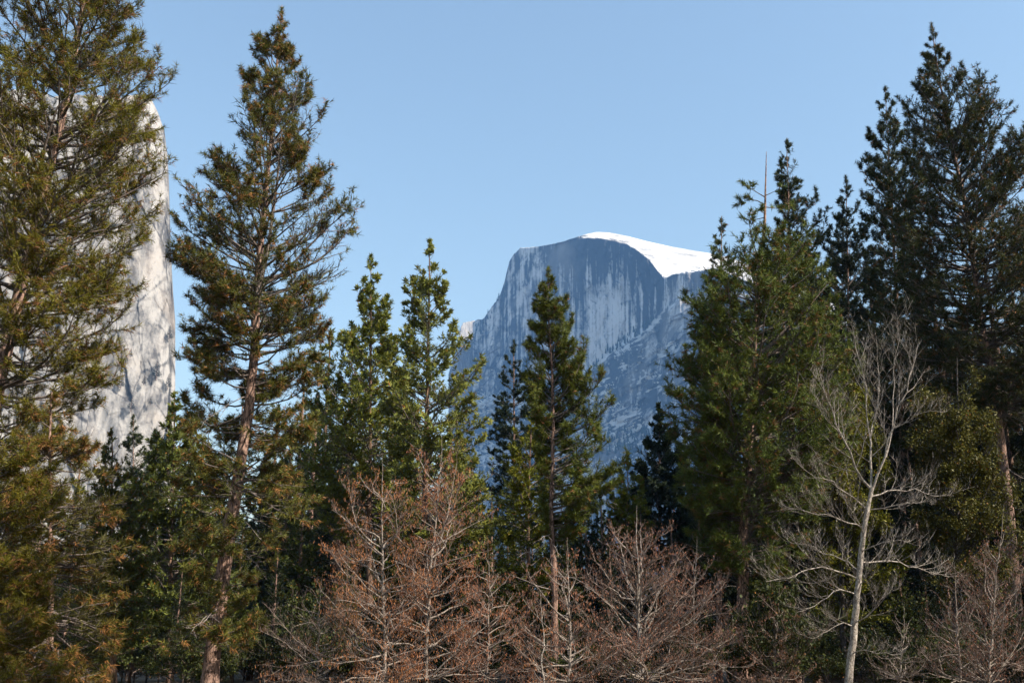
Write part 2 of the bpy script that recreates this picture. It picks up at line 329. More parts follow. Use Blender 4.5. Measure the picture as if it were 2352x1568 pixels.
# ------------------------------------------------------------------ rock walls
def grid_faces(n, m):
    i, j = np.meshgrid(np.arange(n - 1), np.arange(m - 1), indexing='ij'); q = i * m + j
    return np.stack([q, q + m, q + m + 1, q + 1], -1).reshape(-1, 4)
MP = 3500 / FPX      # metres on the dome for one pixel of the photograph
def dome():
    px = np.concatenate([np.arange(1086, 1660, 2.2), np.arange(1660, 1960, 12.0)])
    sky_x = [1086, 1095, 1110, 1122, 1130, 1141, 1150, 1158, 1163, 1170, 1180, 1192, 1196, 1215, 1250, 1290, 1320, 1345, 1370, 1400, 1440, 1490, 1540, 1590, 1640, 1700, 1800, 1960]
    sky_y = [742, 736, 733, 716, 702, 690, 672, 650, 628, 600, 584, 572, 569, 568, 564, 556, 546, 538, 533, 534, 542, 555, 566, 575, 583, 600, 640, 720]
    S = np.interp(px, sky_x, sky_y) + 1.2 * fbm(px / 5.0, px * 0, 11) * (px < 1330) + 4.5 * fbm(px / 7.0, px * 0, 12, 5) * smooth(1175, 1150, px)
    edge_x = [1086, 1300, 1330, 1350, 1380, 1410, 1440, 1465, 1490, 1505, 1524, 1530, 1545, 1570, 1600, 1640, 1700, 1960]
    edge_y = [0, 0, 548, 548, 549, 554, 562, 577, 598, 616, 640, 642, 632, 628, 626, 617, 640, 760]
    E = np.interp(px, edge_x, edge_y); E = np.maximum(E + 1.6 * fbm(px / 7.0, px * 0, 13), S + 1.0)
    base = np.full_like(px, 1110.0)
    n1, n2 = 22, 250
    v1 = np.linspace(0, 1, n1, endpoint=False); v2 = np.linspace(0, 1, n2) 
    PY = np.concatenate([S[:, None] + (E - S)[:, None] * v1, E[:, None] + (base - E)[:, None] * v2], 1)
    PX = np.repeat(px[:, None], PY.shape[1], 1); Ecol = E[:, None]
    # face plane: the right end stands nearer
    Y = 3600 - 1.05 * MP * (PX - 1360)
    Y += np.clip((1200 - PX) / 110, 0, 1.2) ** 2 * 110                                  # the left end rounds away
    Y += np.where(PX > 1200, -35 * smooth(1240, 1330, PX) * smooth(700, 560, PY), 0)      # slight overhang under the brow
    rise = np.clip(Ecol - PY, 0, None)
    capw = smooth(0, 22, rise)
    fold = smooth(1516, 1534, PX) * (1 - capw) + smooth(1440, 1640, PX) * capw              # buttress right of the crease
    Y -= fold * 80
    Y -= smooth(1528, 1560, PX) * smooth(1600, 1560, PX) * 18 * (1 - capw)
    # talus ledge running up to the right, the broken cliff below it stands forward
    led = np.interp(PX, [1086, 1180, 1300, 1365, 1400, 1440, 1480, 1520, 1535, 1570, 1640, 1960], [905, 890, 862, 840, 806, 780, 752, 706, 692, 672, 660, 700])
    led = led + 5 * fbm(PX / 22, PY * 0, 21)
    below = smooth(-6, 26, PY - led)
    Y -= below * (80 + 0.55 * MP * np.clip(PY - led, 0, 400))
    lowl = smooth(1235, 1120, PX + 45 * fbm(PX / 40, PY / 40, 22, 4)) * smooth(700, 900, PY + 70 * fbm(PX / 30, PY / 50, 23, 4))
    Y -= lowl * 60
    wc = smooth(1325, 1400, PX) * (rise > 0)                                            # the snow cap leans back and turns to the south
    Y += rise * MP * 1.05 * (1 - wc)
    Y = Y * (1 - wc) + wc * (3600 + 0.15 * MP * (PX - 1380) + (60 - (PY - S[:, None])) * MP * 1.05)
    # relief: vertical flutes on the face, slanting ledges on the broken rock
    bx_ = (1080, 1960, 520, 1120)
    f1, e1 = facets(PX, PY, 260, bx_, 3.0, 201); f2, e2 = facets(PX, PY, 900, bx_, 4.0, 202); f3, e3 = facets(PX, PY + 0.5 * PX, 1100, (1080, 1960, 1050, 2100), 0.8, 203)
    face = (1 - below) * (rise <= 0) * (1 - lowl)
    flute = fbm(PX / 7.0, PY / 130, 31, 4) * 5 + fbm(PX / 40, PY / 150, 33, 3) * 13 + f1 * 4.0 + f2 * 1.6
    sl = (PY + 0.55 * (PX - 1300))
    broken = fbm(PX / 60, sl / 24, 41, 3, True) * 16 + fbm(PX / 24, PY / 60, 43, 4) * 9 + fbm(PX / 30, sl / 7, 45, 3, True) * 4 + f3 * 5.5 + f1 * 5
    bl = fbm(PX / 14, (PY - 0.5 * PX) / 10, 47, 4, True) * 10 + f1 * 5 + f3 * 5.0
    Y += face * flute + below * broken + lowl * bl + (rise > 0) * (fbm(PX / 34, PY / 10, 51, 4) * 11 + fbm(PX / 9, PY / 5, 52, 3) * 3)
    # the far side, so that the dome is a solid thing
    back = []
    top = at(PX[:, :1], PY[:, :1], Y[:, :1])
    for dy, dz in ((900, -900), (420, -240), (180, -60), (60, -12)):
        back.append(top + np.array([0.0, dy, dz]))
    A = at(PX, PY, Y); foot = A[:, -1:] * np.array([1, 1, 0]) + np.array([0, -150.0, -1.2])
    P = np.concatenate(back + [A], 1); k = len(back); back[0][..., 2] = -1.2
    # snow lies on what faces up
    du = np.gradient(P, axis=0); dv = np.gradient(P, axis=1); nr = unit(np.cross(dv, du)); nr *= np.sign(-nr[..., 1:2] + 1e-9) if False else 1
    upz = np.abs(nr[..., 2]); upz[:, :k] = 1
    PXf = np.concatenate([np.repeat(PX[:, :1], k, 1), PX], 1); PYf = np.concatenate([np.repeat(PY[:, :1], k, 1), PY], 1)
    bel = np.concatenate([np.zeros((len(px), k)), below], 1); lw = np.concatenate([np.zeros((len(px), k)), lowl], 1)
    ri = np.concatenate([np.full((len(px), k), 20.0), rise], 1); ledf = np.concatenate([np.repeat(led[:, :1], k, 1), led], 1)
    snow = 0.10 + 0 * upz
    streak = fbm(PXf / 20, (PYf + 0.5 * (PXf - 1300)) / 5.0, 61, 4, True); patch = fbm(PXf / 60, PYf / 40, 63, 3)
    streak2 = fbm(PXf / 16, (PYf - 0.45 * PXf) / 6.0, 65, 4, True)
    low = smooth(850, 1010, PYf)
    streak = np.maximum(streak, 0.92 * fbm(PXf / 34, (PYf + 0.42 * (PXf - 1300)) / 9.0, 68, 3, True))
    snow += bel * (0.25 * (upz - 0.5) + 1.25 * (streak - 0.39) + 0.60 * patch + 0.20 * low)
    snow += bel * smooth(48, 4, PYf - ledf) * smooth(1375, 1400, PXf) * smooth(1560, 1520, PXf) * (0.75 + 0.9 * fbm(PXf / 12, (PYf + 0.8 * PXf) / 9, 64, 3))
    snow += np.maximum(lw, smooth(1150, 1120, PXf) * smooth(640, 700, PYf)) * (0.95 * (streak2 - 0.30) + 0.3 * (upz - 0.5) + 0.55 * patch)
    rock_rib = fbm(PXf / 30, (PYf - 0.22 * PXf) / 3.2, 67, 4, True)
    cap = smooth(0.5, 3.0, ri)
    snow = np.where(ri > 0, snow * (1 - cap) + cap * (0.80 - 0.55 * smooth(0.40, 0.70, rock_rib) * smooth(16, 2, ri)), snow)
    snow = np.where((PXf < 1300) & (ri > 0) & (ri < 4), 0.2, snow)
    # water stains: dark brow and dark stripes, pale lower face
    st = 0.55 * smooth(665, 600, PYf + 70 * fbm(PXf / 6.0, PYf / 300, 72, 3)) * smooth(1200, 1310, PXf + 40 * fbm(PXf / 30, PYf / 30, 74, 3))
    st += 0.42 * smooth(1285, 1310, PXf + 0.06 * (PYf - 600)) * smooth(1345, 1322, PXf) * smooth(800, 700, PYf)
    st += 0.45 * smooth(1440, 1520, PXf + 0.22 * (PYf - 600)) * smooth(1530, 1518, PXf) * smooth(800, 690, PYf)
    st += 0.10 + 0.52 * fbm(PXf / 4.2, PYf / 150, 71, 3) + 0.26 * fbm(PXf / 13.0, PYf / 90, 73, 3)
    st += 0.5 * smooth(0.55, 0.9, fbm(PXf / 11, PYf / 240, 79, 3, True)) * smooth(780, 640, PYf)
    left = smooth(1300, 1240, PXf)
    st += left * (0.12 + 0.45 * fbm((PXf + 0.3 * PYf) / 14, (PYf - 0.4 * PXf) / 40, 87, 4))
    st += 0.16 * fbm(PXf / 26, PYf / 24, 89, 4)
    st += -0.20 * smooth(1320, 1400, PXf) * smooth(1500, 1430, PXf) * smooth(640, 700, PYf)
    st = np.where(bel > 0.5, 0.40 + 0.42 * fbm(PXf / 9, PYf / 60, 75, 4) + 0.2 * fbm(PXf / 50, PYf / 50, 76, 2), st)
    st = np.where(lw > 0.4, 0.36 + 0.35 * fbm(PXf / 8, PYf / 22, 77, 4), st)
    jt = np.concatenate([np.ones((len(px), k)), np.minimum(np.where(below + lowl > 0.5, e3 * 0.8, e2), e1)], 1); st += 0.22 * smooth(0.07, 0.0, jt)
    P = np.concatenate([P, foot], 1); snow = np.concatenate([snow, snow[:, -1:]], 1); st = np.concatenate([st, st[:, -1:]], 1)
    o = link('mountain', mesh_data('mountain', P, [grid_faces(*P.shape[:2])], M_DOME, smooth=True,
             attrs={'snow': snow.ravel(), 'stain': st.ravel()}))
    tag(o, 'blue shaded granite half dome with a snowy top', kind='structure')
    return PX, PY, Y, led
DOME = dome()
def far_buttress():
    px = np.arange(1030, 1112, 2.0)
    S = np.interp(px, [1030, 1048, 1058, 1064, 1078, 1090, 1094, 1112], [860, 800, 752, 741, 738, 736, 738, 742]) + 1.5 * fbm(px / 4, px * 0, 81)
    v = np.linspace(0, 1, 90); PY = S[:, None] + (1150 - S)[:, None] * v; PX = np.repeat(px[:, None], 90, 1)
    Y = 4250 + 1.1 * 1.85 * (PX - 1060) + fbm(PX / 8, PY / 40, 83, 4) * 22 - 0.35 * 1.85 * (PY - 740)
    P = at(PX, PY, Y); P = np.concatenate([P[:, :1] + np.array([0, 400, -400.0]), P[:, :1] + np.array([0, 60, -20.0]), P], 1)
    P = np.concatenate([P, P[:, -1:] * np.array([1, 1, 0]) + np.array([0, -60.0, -1.2])], 1)
    st = 0.1 + 0.3 * fbm(PX / 6, PY / 40, 85, 4); st = np.concatenate([st[:, :1]] * 2 + [st, st[:, -1:]], 1)
    tag(link('ridge', mesh_data('ridge', P, [grid_faces(*P.shape[:2])], M_CLIFF, smooth=True, attrs={'stain': st.ravel()})),
        'pale sunlit rock buttress at the left foot of the dome', kind='structure')
far_buttress()
def left_cliff():
    Y0 = 1150.0; mp = Y0 / FPX
    px = np.concatenate([np.arange(-420, 0, 14.0), np.arange(0, 180, 4.0), np.arange(180, 404, 1.7)])
    S = np.interp(px, [-420, -150, 0, 60, 120, 200, 270, 320, 342, 352, 365, 378, 384, 388, 391, 394, 397, 400, 403, 412, 425, 440],
                  [260, 205, 212, 205, 222, 215, 225, 219, 222, 236, 262, 300, 350, 410, 520, 600, 660, 705, 742, 800, 880, 1040]) + 6 * fbm(px / 12, px * 0, 91, 5)
    n = 260; v = np.linspace(0, 1, n)
    PY = S[:, None] + (1140 - S)[:, None] * v; PX = np.repeat(px[:, None], n, 1)
    edge = np.interp(PY, [215, 235, 262, 300, 350, 520, 705, 800, 1140], [335, 352, 365, 378, 386, 391, 400, 412, 450])
    Y = Y0 + 0.35 * mp * (PX - 300) - 0.10 * mp * (PY - 600)
    Y += np.clip((PX - (edge - 70)) / 70, 0, 1.3) ** 2 * 75 * mp                            # right end rounds away
    Y += np.clip((S[:, None] + 45 - PY) / 45, 0, 1) ** 2 * 35 * mp
    Y += (fbm(PX / 70, PY / 200, 93, 3) * 14 + fbm(PX / 45, PY / 190, 95, 3, True) * 2 + fbm(PX / 14, PY / 40, 97, 4) * 0.5 + fbm((PX + 0.35 * PY) / 34, PY / 200, 98, 3, True) * 4) * mp
    crack = fbm((PX + 0.1 * PY) / 46 + 0.12 * fbm(PX / 14, PY / 20, 99, 3), PY / 420, 101, 2, True) * smooth(-0.15, 0.2, fbm(PX / 50, PY / 70, 102, 2))
    Y += smooth(0.86, 0.95, crack) * 7 * mp
    T1 = terrace(fbm((PX + 0.12 * PY) / 60, PY / 260, 94, 4), 5, 0.88); T2 = terrace(fbm((PX - 0.5 * PY) / 22, PY / 46, 96, 5), 6, 0.8)
    c1, k1 = facets(PX, PY, 120, (-430, 450, 150, 1150), 2.6, 211, 1.0); c2, k2 = facets(PX, PY, 700, (-430, 450, 150, 1150), 2.2, 212, 0.9)
    Y += (c1 * 3.2 + c2 * 0.9) * mp
    Y -= (fbm((PX - 0.5 * PY) / 26, (PY + 0.4 * PX) / 13, 107, 3, True) > 0.62) * 0.5 * mp
    P = at(PX, PY, Y); P = np.concatenate([P[:, :1] + np.array([-260, 300, -320.0]), P[:, :1] + np.array([-35, 40, -12.0]), P], 1)
    st = 0.30 * fbm(PX / 30, PY / 70, 103, 5) + 0.5 * smooth(0.88, 0.96, crack) + 0.20 * fbm((PX + 0.3 * PY) / 10, PY / 40, 105, 5) + 0.45 * smooth(0.06, 0.0, k1) + 0.25 * smooth(0.06, 0.0, k2) + 0.10 * np.sin(c1 * 5) + 0.05
    P = np.concatenate([P, P[:, -1:] * np.array([1, 1, 0]) + np.array([0, -40.0, -1.2])], 1)
    st = np.concatenate([st[:, :1]] * 2 + [st, st[:, -1:]], 1)
    tag(link('cliff', mesh_data('cliff', P, [grid_faces(*P.shape[:2])], M_CLIFF, smooth=True, attrs={'stain': st.ravel()})),
        'tall sunlit pale granite cliff behind the left pines', kind='structure')
    return PX, PY, Y
CLIFF = left_cliff()

# ------------------------------------------------------------------ trees
def spline(pts, K):
    p = np.asarray(pts, float); d = np.concatenate([[0], np.cumsum(np.linalg.norm(np.diff(p, axis=0), axis=1))])
    t = np.linspace(0, d[-1], K); o = np.stack([np.interp(t, d, p[:, i]) for i in range(3)], 1)
    for _ in range(2): o[1:-1] = (o[:-2] + 2 * o[1:-1] + o[2:]) / 4
    return o
def trunk_path(pts, Y, K=28, g=None, wig=0.6):
    """pts: trunk pixels top to bottom; carried on down to the ground."""
    w = np.array([at(x, y, Y) for x, y in pts])
    if w[-1, 2] > -0.3:
        d = w[-1] - w[-2]; d = d / max(-d[2], 1e-3); w = np.vstack([w, w[-1] + d * 0.6 * (w[-1, 2] + 0.3) + UP * -0.4 * (w[-1, 2] + 0.3)])
    p = spline(w, K); g = g or rng
    p[:, 0] += np.convolve(g.normal(0, 0.10, K + 4), np.ones(5) / 5, 'valid') * wig; p[:, 1] += np.cumsum(g.normal(0, 0.04, K)); p[:, 1] -= p[-1, 1] - Y
    return p                                          # top first
def trunk_mesh(path, r0, mat, r_top=0.02, power=0.75, s=14, g=None):
    K = len(path); t = np.linspace(0, 1, K)
    rr = r_top + (r0 - r_top) * t ** power
    rr = rr * (1 + 0.35 * np.clip((t - 0.94) / 0.06, 0, 1) ** 2)
    g = g or rng
    V, F = tubes(path[None], rr[None], s)
    c = np.repeat(path, s, 0); V = c + (V - c) * (1 + g.normal(0, 0.05, (len(V), 1)))
    G = Geo(); G.add(V, F); return G, rr

FOL = {'needle': (needles, M_NEEDLE), 'spray': (sprays, M_LEAF), 'leaf': (leaves, M_LEAF), 'catkin': (catkins, M_CATKIN)}
def skeleton(lp, limb_len, cfg, g):
    """Side branches, twigs and foliage anchors for limb paths lp (n,K,3)."""
    n = len(lp); ns, nt_ = cfg['subs'], cfg['twigs']
    bare = cfg.get('bare', 0.3)
    idx = np.repeat(np.arange(n), ns); q = np.tile(np.arange(ns), n)
    t = bare + (0.99 - bare) * ((q + g.random(n * ns)) / ns) ** 0.85
    short = np.repeat(np.clip(limb_len / cfg.get('full', 2.5), 0.3, 1), ns); keep = g.random(n * ns) < short * cfg.get('keep', 0.92)
    idx, q, t = idx[keep], q[keep], t[keep]
    p, d = along(lp, idx, t)
    sg = np.where((q + idx) % 2 == 0, 1.0, -1.0)
    sd = side_dirs(d, sg, g.uniform(0.5, 1.05, len(idx)), g.normal(cfg.get('lift', 0.25), 0.45, len(idx)), g)
    sl = limb_len[idx] * cfg.get('sub_len', 0.42) * (1.05 - 0.62 * t) * g.uniform(0.55, 1.15, len(idx))
    sl = np.clip(sl, 0.12, cfg.get('sub_max', 2.2))
    spth = grow(p, sd, sl, 4, cfg.get('sub_curl', 0.35), 0.10, g)
    m = len(idx)
    ti = np.repeat(np.arange(m), nt_); tq = np.tile(np.arange(nt_), m)
    tt = 0.25 + 0.74 * (tq + g.random(m * nt_)) / nt_
    kp = g.random(m * nt_) < np.clip(np.repeat(sl, nt_) / cfg.get('sub_full', 0.8), 0.35, 1)
    ti, tt, tq = ti[kp], tt[kp], tq[kp]
    p2, d2 = along(spth, ti, tt)
    td = side_dirs(d2, np.where(tq % 2 == 0, 1.0, -1.0), g.uniform(0.35, 0.95, len(ti)), g.normal(cfg.get('twig_lift', 0.35), 0.6, len(ti)), g)
    tl = np.clip(sl[ti] * 0.45, 0.1, cfg.get('twig_max', 0.5)) * g.uniform(0.6, 1.2, len(ti))
    tp = grow(p2, td, tl, 3, cfg.get('twig_curl', 0.3), 0.08, g)
    return idx, t, spth, sl, ti, tp, tl

def assemble(name, label, category, base, trunk, tmat, limbs, lrad, lmat, llen, cfg, g, group=None, sep=True, extra_foliage=None, twig_mat=None):
    root = tag(link(name, None), label, category, group)
    root.location = base; off = np.asarray(base)
    G = trunk[0]
    G.v = [v - off for v in G.v]
    link('trunk', G.build('trunk', tmat, True), root)
    idx, t, spth, sl, ti, tp, tl = skeleton(limbs, llen, cfg, g)
    n = len(limbs); K = limbs.shape[1]
    lr = lrad[:, None] * (1 - 0.82 * np.linspace(0, 1, K)[None] ** 0.8)
    srad = np.clip(lrad[idx] * 0.42 * (1 - 0.5 * t), cfg.get('sub_rmin', 0.008), 0.05)
    tr = cfg.get('twig_r', 0.006)
    if cfg.get('tiplets'):                                 # one more order of fine twigs on bare trees
        k = cfg['tiplets']; a = np.repeat(np.arange(len(tp)), k); tt = g.uniform(0.2, 1.0, len(a))
        p3, d3 = along(tp, a, tt); sgn = np.where(g.random(len(a)) < 0.5, 1.0, -1.0)
        dd = side_dirs(d3, sgn, g.uniform(0.3, 0.9, len(a)), g.normal(0.3, 0.7, len(a)), g)
        fp = grow(p3, dd, tl[a] * g.uniform(0.35, 0.8, len(a)), 3, 0.25, 0.12, g); fl = idx[ti[a]]
    subl = idx; twl = idx[ti] if len(ti) else np.zeros(0, int)
    has_f = bool(cfg.get('tiplets'))
    def limb_geo(sel_l, sel_s, sel_t, sel_f):
        q = Geo()
        ls = slice(None) if has_f else slice(None, None, 2); V, F = tubes(limbs[sel_l][:, ls], lr[sel_l][:, ls], 5); q.add(V - off, F)
        if len(sel_s):
            st_ = 1 if has_f else 3; Q = spth[sel_s][:, ::st_]; rr = srad[sel_s][:, None] * np.linspace(1, 0.45, Q.shape[1])[None]; V, F = tubes(Q, rr, 3); q.add(V - off, F, mi=1)
        if len(sel_t):
            P = tp[sel_t]
            V, F = blades(P[:, 0], P[:, -1], tr, 2 if has_f else 1)
            q.add(V - off, F, mi=1)
        if sel_f is not None and len(sel_f):
            P = fp[sel_f]; V, F = blades(P[:, 0], P[:, -1], tr * 0.7, 1); q.add(V - off, F, mi=1)
        return q
    has_f = bool(cfg.get('tiplets'))
    if sep:
        so = np.argsort(subl, kind='stable'); sb = np.searchsorted(subl[so], np.arange(n + 1))
        to = np.argsort(twl, kind='stable'); tb = np.searchsorted(twl[to], np.arange(n + 1))
        if has_f: fo = np.argsort(fl, kind='stable'); fb = np.searchsorted(fl[fo], np.arange(n + 1))
        for i in range(n):
            q = limb_geo(np.array([i]), so[sb[i]:sb[i + 1]], to[tb[i]:tb[i + 1]], fo[fb[i]:fb[i + 1]] if has_f else None)
            link('limb', q.build('limb', lmat, False, twig_mat), root)
    else:
        q = limb_geo(np.arange(n), np.arange(len(subl)), np.arange(len(twl)), np.arange(len(fl)) if has_f else None)
        tag(link('branchwork', q.build('branchwork', lmat, False, twig_mat), root), kind='stuff')
    kind = cfg.get('foliage')
    if kind:
        fn, fmat = FOL[kind]
        A = []; D = []
        if len(tp): A.append(tp[:, -1]); D.append(unit(tp[:, -1] - tp[:, 0]))
        A.append(spth[:, -1]); D.append(unit(spth[:, -1] - spth[:, -2]))
        A.append(limbs[:, -1]); D.append(unit(limbs[:, -1] - limbs[:, -2]))
        if cfg.get('fill') and len(tp):
            kf = cfg['fill']; a = np.repeat(np.arange(len(tp)), kf); p_, d_ = along(tp, a, g.random(len(a)) * 0.8); A.append(p_); D.append(unit(d_ + g.normal(0, 0.5, d_.shape)))
        if has_f: A.append(fp[:, -1]); D.append(unit(fp[:, -1] - fp[:, 0]))
        A = np.concatenate(A); D = np.concatenate(D)
        if cfg.get('clump'):                                  # thin out where the clump noise is low
            s = cfg.get('clump_size', 1.15); q = A / s
            nz = fbm(q[:, 0] + 0.37 * q[:, 2], q[:, 1] * 0.6 + q[:, 2], int(g.integers(1, 9999)), 2)
            kp = nz > g.uniform(-1, 1, len(nz)) * 0.10 - 0.40 * cfg['clump'] + 0.10 ; A = A[kp]; D = D[kp]
        if cfg.get('keepf'): kp = g.random(len(A)) < cfg['keepf']; A = A[kp]; D = D[kp]
        if cfg.get('leader', True):                         # foliage round the leading shoot
            tip = trunk[2]; m = 24; hh = g.random(m) * cfg.get('leader_len', 1.2)
            A = np.concatenate([A, tip[None] - UP * hh[:, None] + g.normal(0, 0.07, (m, 3)) * (0.3 + hh[:, None])]); D = np.concatenate([D, unit(g.normal(0, 0.6, (m, 3)) + UP)])
        if extra_foliage: A, D = extra_foliage(A, D)
        if cfg.get('core') and len(spth):                     # older, longer sprays inside the crown
            nc = cfg['core']; a = np.repeat(np.arange(len(spth)), nc); m = len(a); p_, d_ = along(spth, a, g.random(m) * 0.75)
            d_ = unit(d_ + g.normal(0, 0.6, d_.shape)); l_ = np.minimum(0.45 * g.uniform(0.6, 1.2, m), sl[a] * 0.7 + 0.12)
            sd_ = unit(np.cross(d_, g.normal(size=(m, 3)))) * cfg.get('core_w', 0.018); b_ = p_ - off
            V0 = np.stack([b_ - sd_, b_ + sd_, b_ + d_ * l_[:, None]], 1).reshape(-1, 3); F0 = np.arange(m * 3).reshape(-1, 3)
            C0 = np.repeat(np.array(cfg['col']) * g.uniform(0.6, 1.1, (m, 1)), 3, 0)
            tag(link('inner_foliage', mesh_data('inner_foliage', V0, [F0], fmat, C0), root), kind='stuff')
        V, F, C = fn(A - off, D, cfg['ln'], cfg['k'], cfg['w'], np.array(cfg['col']), np.array(cfg.get('brown_col', (0.25, 0.11, 0.04))), cfg.get('brown', 0.0), g)
        cr = link('crown', mesh_data('crown', V, [F], fmat, C), root); tag(cr, kind='stuff')
    return root

def limbs_from_outline(path, Y, outline, cfg, g, r0):
    """Limbs whose tips fill the outline (y, left x, right x)."""
    o = np.array(outline, float)
    wl = at(o[:, 1], o[:, 0], Y); wr = at(o[:, 2], o[:, 0], Y)
    z = wl[:, 2]; so = np.argsort(z); z = z[so]; XL = wl[so, 0]; XR = wr[so, 0]
    zt, zb = z[-1], z[0]; n = cfg['n']; H = zt - zb
    u = (np.arange(n) + g.random(n)) / n
    u = u ** cfg.get('bias', 0.8); tz = zt - 0.35 - u * (H - 0.35)
    if cfg.get('gaps'):                                     # uneven: limbs bunch into tiers
        tz = tz + cfg['gaps'] * np.sin(tz * 2 * math.pi / cfg.get('tier', 2.6) + 1.0)
    az = np.arange(n) * 2.39996 + g.normal(0, 0.4, n)
    pz = path[::-1, 2]; px_ = path[::-1, 0]; py_ = path[::-1, 1]
    xt = np.interp(tz, pz, px_)
    el = np.maximum(xt - np.interp(tz, z, XL), 0.12); er = np.maximum(np.interp(tz, z, XR) - xt, 0.12)
    ca, sa = np.cos(az), np.sin(az)
    ex = np.where(ca > 0, er, el); dp = np.maximum(0.5 * (el + er), 0.1) * cfg.get('depth', 0.95)
    reach = 1 / np.sqrt((ca / ex) ** 2 + (sa / dp) ** 2) * g.uniform(cfg.get('rmin', 0.72), 1.04, n) * cfg.get('wide', 1.08)
    h = (tz - zb) / max(H, 1e-3)
    e = R(cfg.get('e_bot', -5)) + (R(cfg.get('e_top', 45)) - R(cfg.get('e_bot', -5))) * h ** cfg.get('e_pow', 1.0) + g.normal(0, 0.12, n)
    curl = cfg.get('curl', 0.5)
    L = reach / np.maximum(np.cos(np.clip(e, -1.1, 1.1)), 0.35)
    bz = np.minimum(tz - reach * np.tan(np.clip(e + 0.25 * curl, -1.0, 1.2)), zt - 0.25); bz = np.maximum(bz, 0.8)
    bp = np.stack([np.interp(bz, pz, px_), np.interp(bz, pz, py_), bz], 1)
    D = np.stack([ca * np.cos(e), sa * np.cos(e), np.sin(e)], 1)
    lp = grow(bp, D, L, 9, curl, cfg.get('wob', 0.1), g)
    # pull the tips to the wanted reach
    d = lp[:, -1] - bp; hr = np.linalg.norm(d[:, :2], axis=1); f = (reach / np.maximum(hr, 0.05))[:, None, None]
    f = np.clip(f, 0.5, 1.6); lp[:, :, :2] = bp[:, None, :2] + (lp[:, :, :2] - bp[:, None, :2]) * f
    ll = np.linalg.norm(np.diff(lp, axis=1), axis=2).sum(1)
    rad = np.clip(0.012 + 0.0135 * ll, 0.014, r0 * 0.5)
    return lp, ll, rad

PINE = dict(subs=10, twigs=4, bare=0.25, foliage='needle', ln=0.26, k=14, w=0.017, col=(0.058, 0.07, 0.022), brown=0.12, brown_col=(0.23, 0.105, 0.04),
            e_top=55, e_bot=-12, curl=0.5, fill=1, clump=0.7, core=10)
CEDAR = dict(subs=8, twigs=4, bare=0.15, foliage='spray', ln=0.30, k=7, w=0.04, col=(0.145, 0.17, 0.03), brown=0.03, brown_col=(0.2, 0.1, 0.03),
             e_top=60, e_bot=-15, curl=0.5, fill=1, clump=0.7, sub_len=0.38, sub_curl=0.2, core=8, core_w=0.028, wide=1.2)
OAK = dict(subs=9, twigs=5, bare=0.2, foliage='leaf', ln=0.17, k=11, w=0.045, col=(0.075, 0.085, 0.018), brown=0.02, brown_col=(0.2, 0.1, 0.03),
           e_top=70, e_bot=10, curl=0.35, fill=1, clump=0.7, leader=False, core=8, core_w=0.028)
def mk(d, **k): r = dict(d); r.update(k); return r

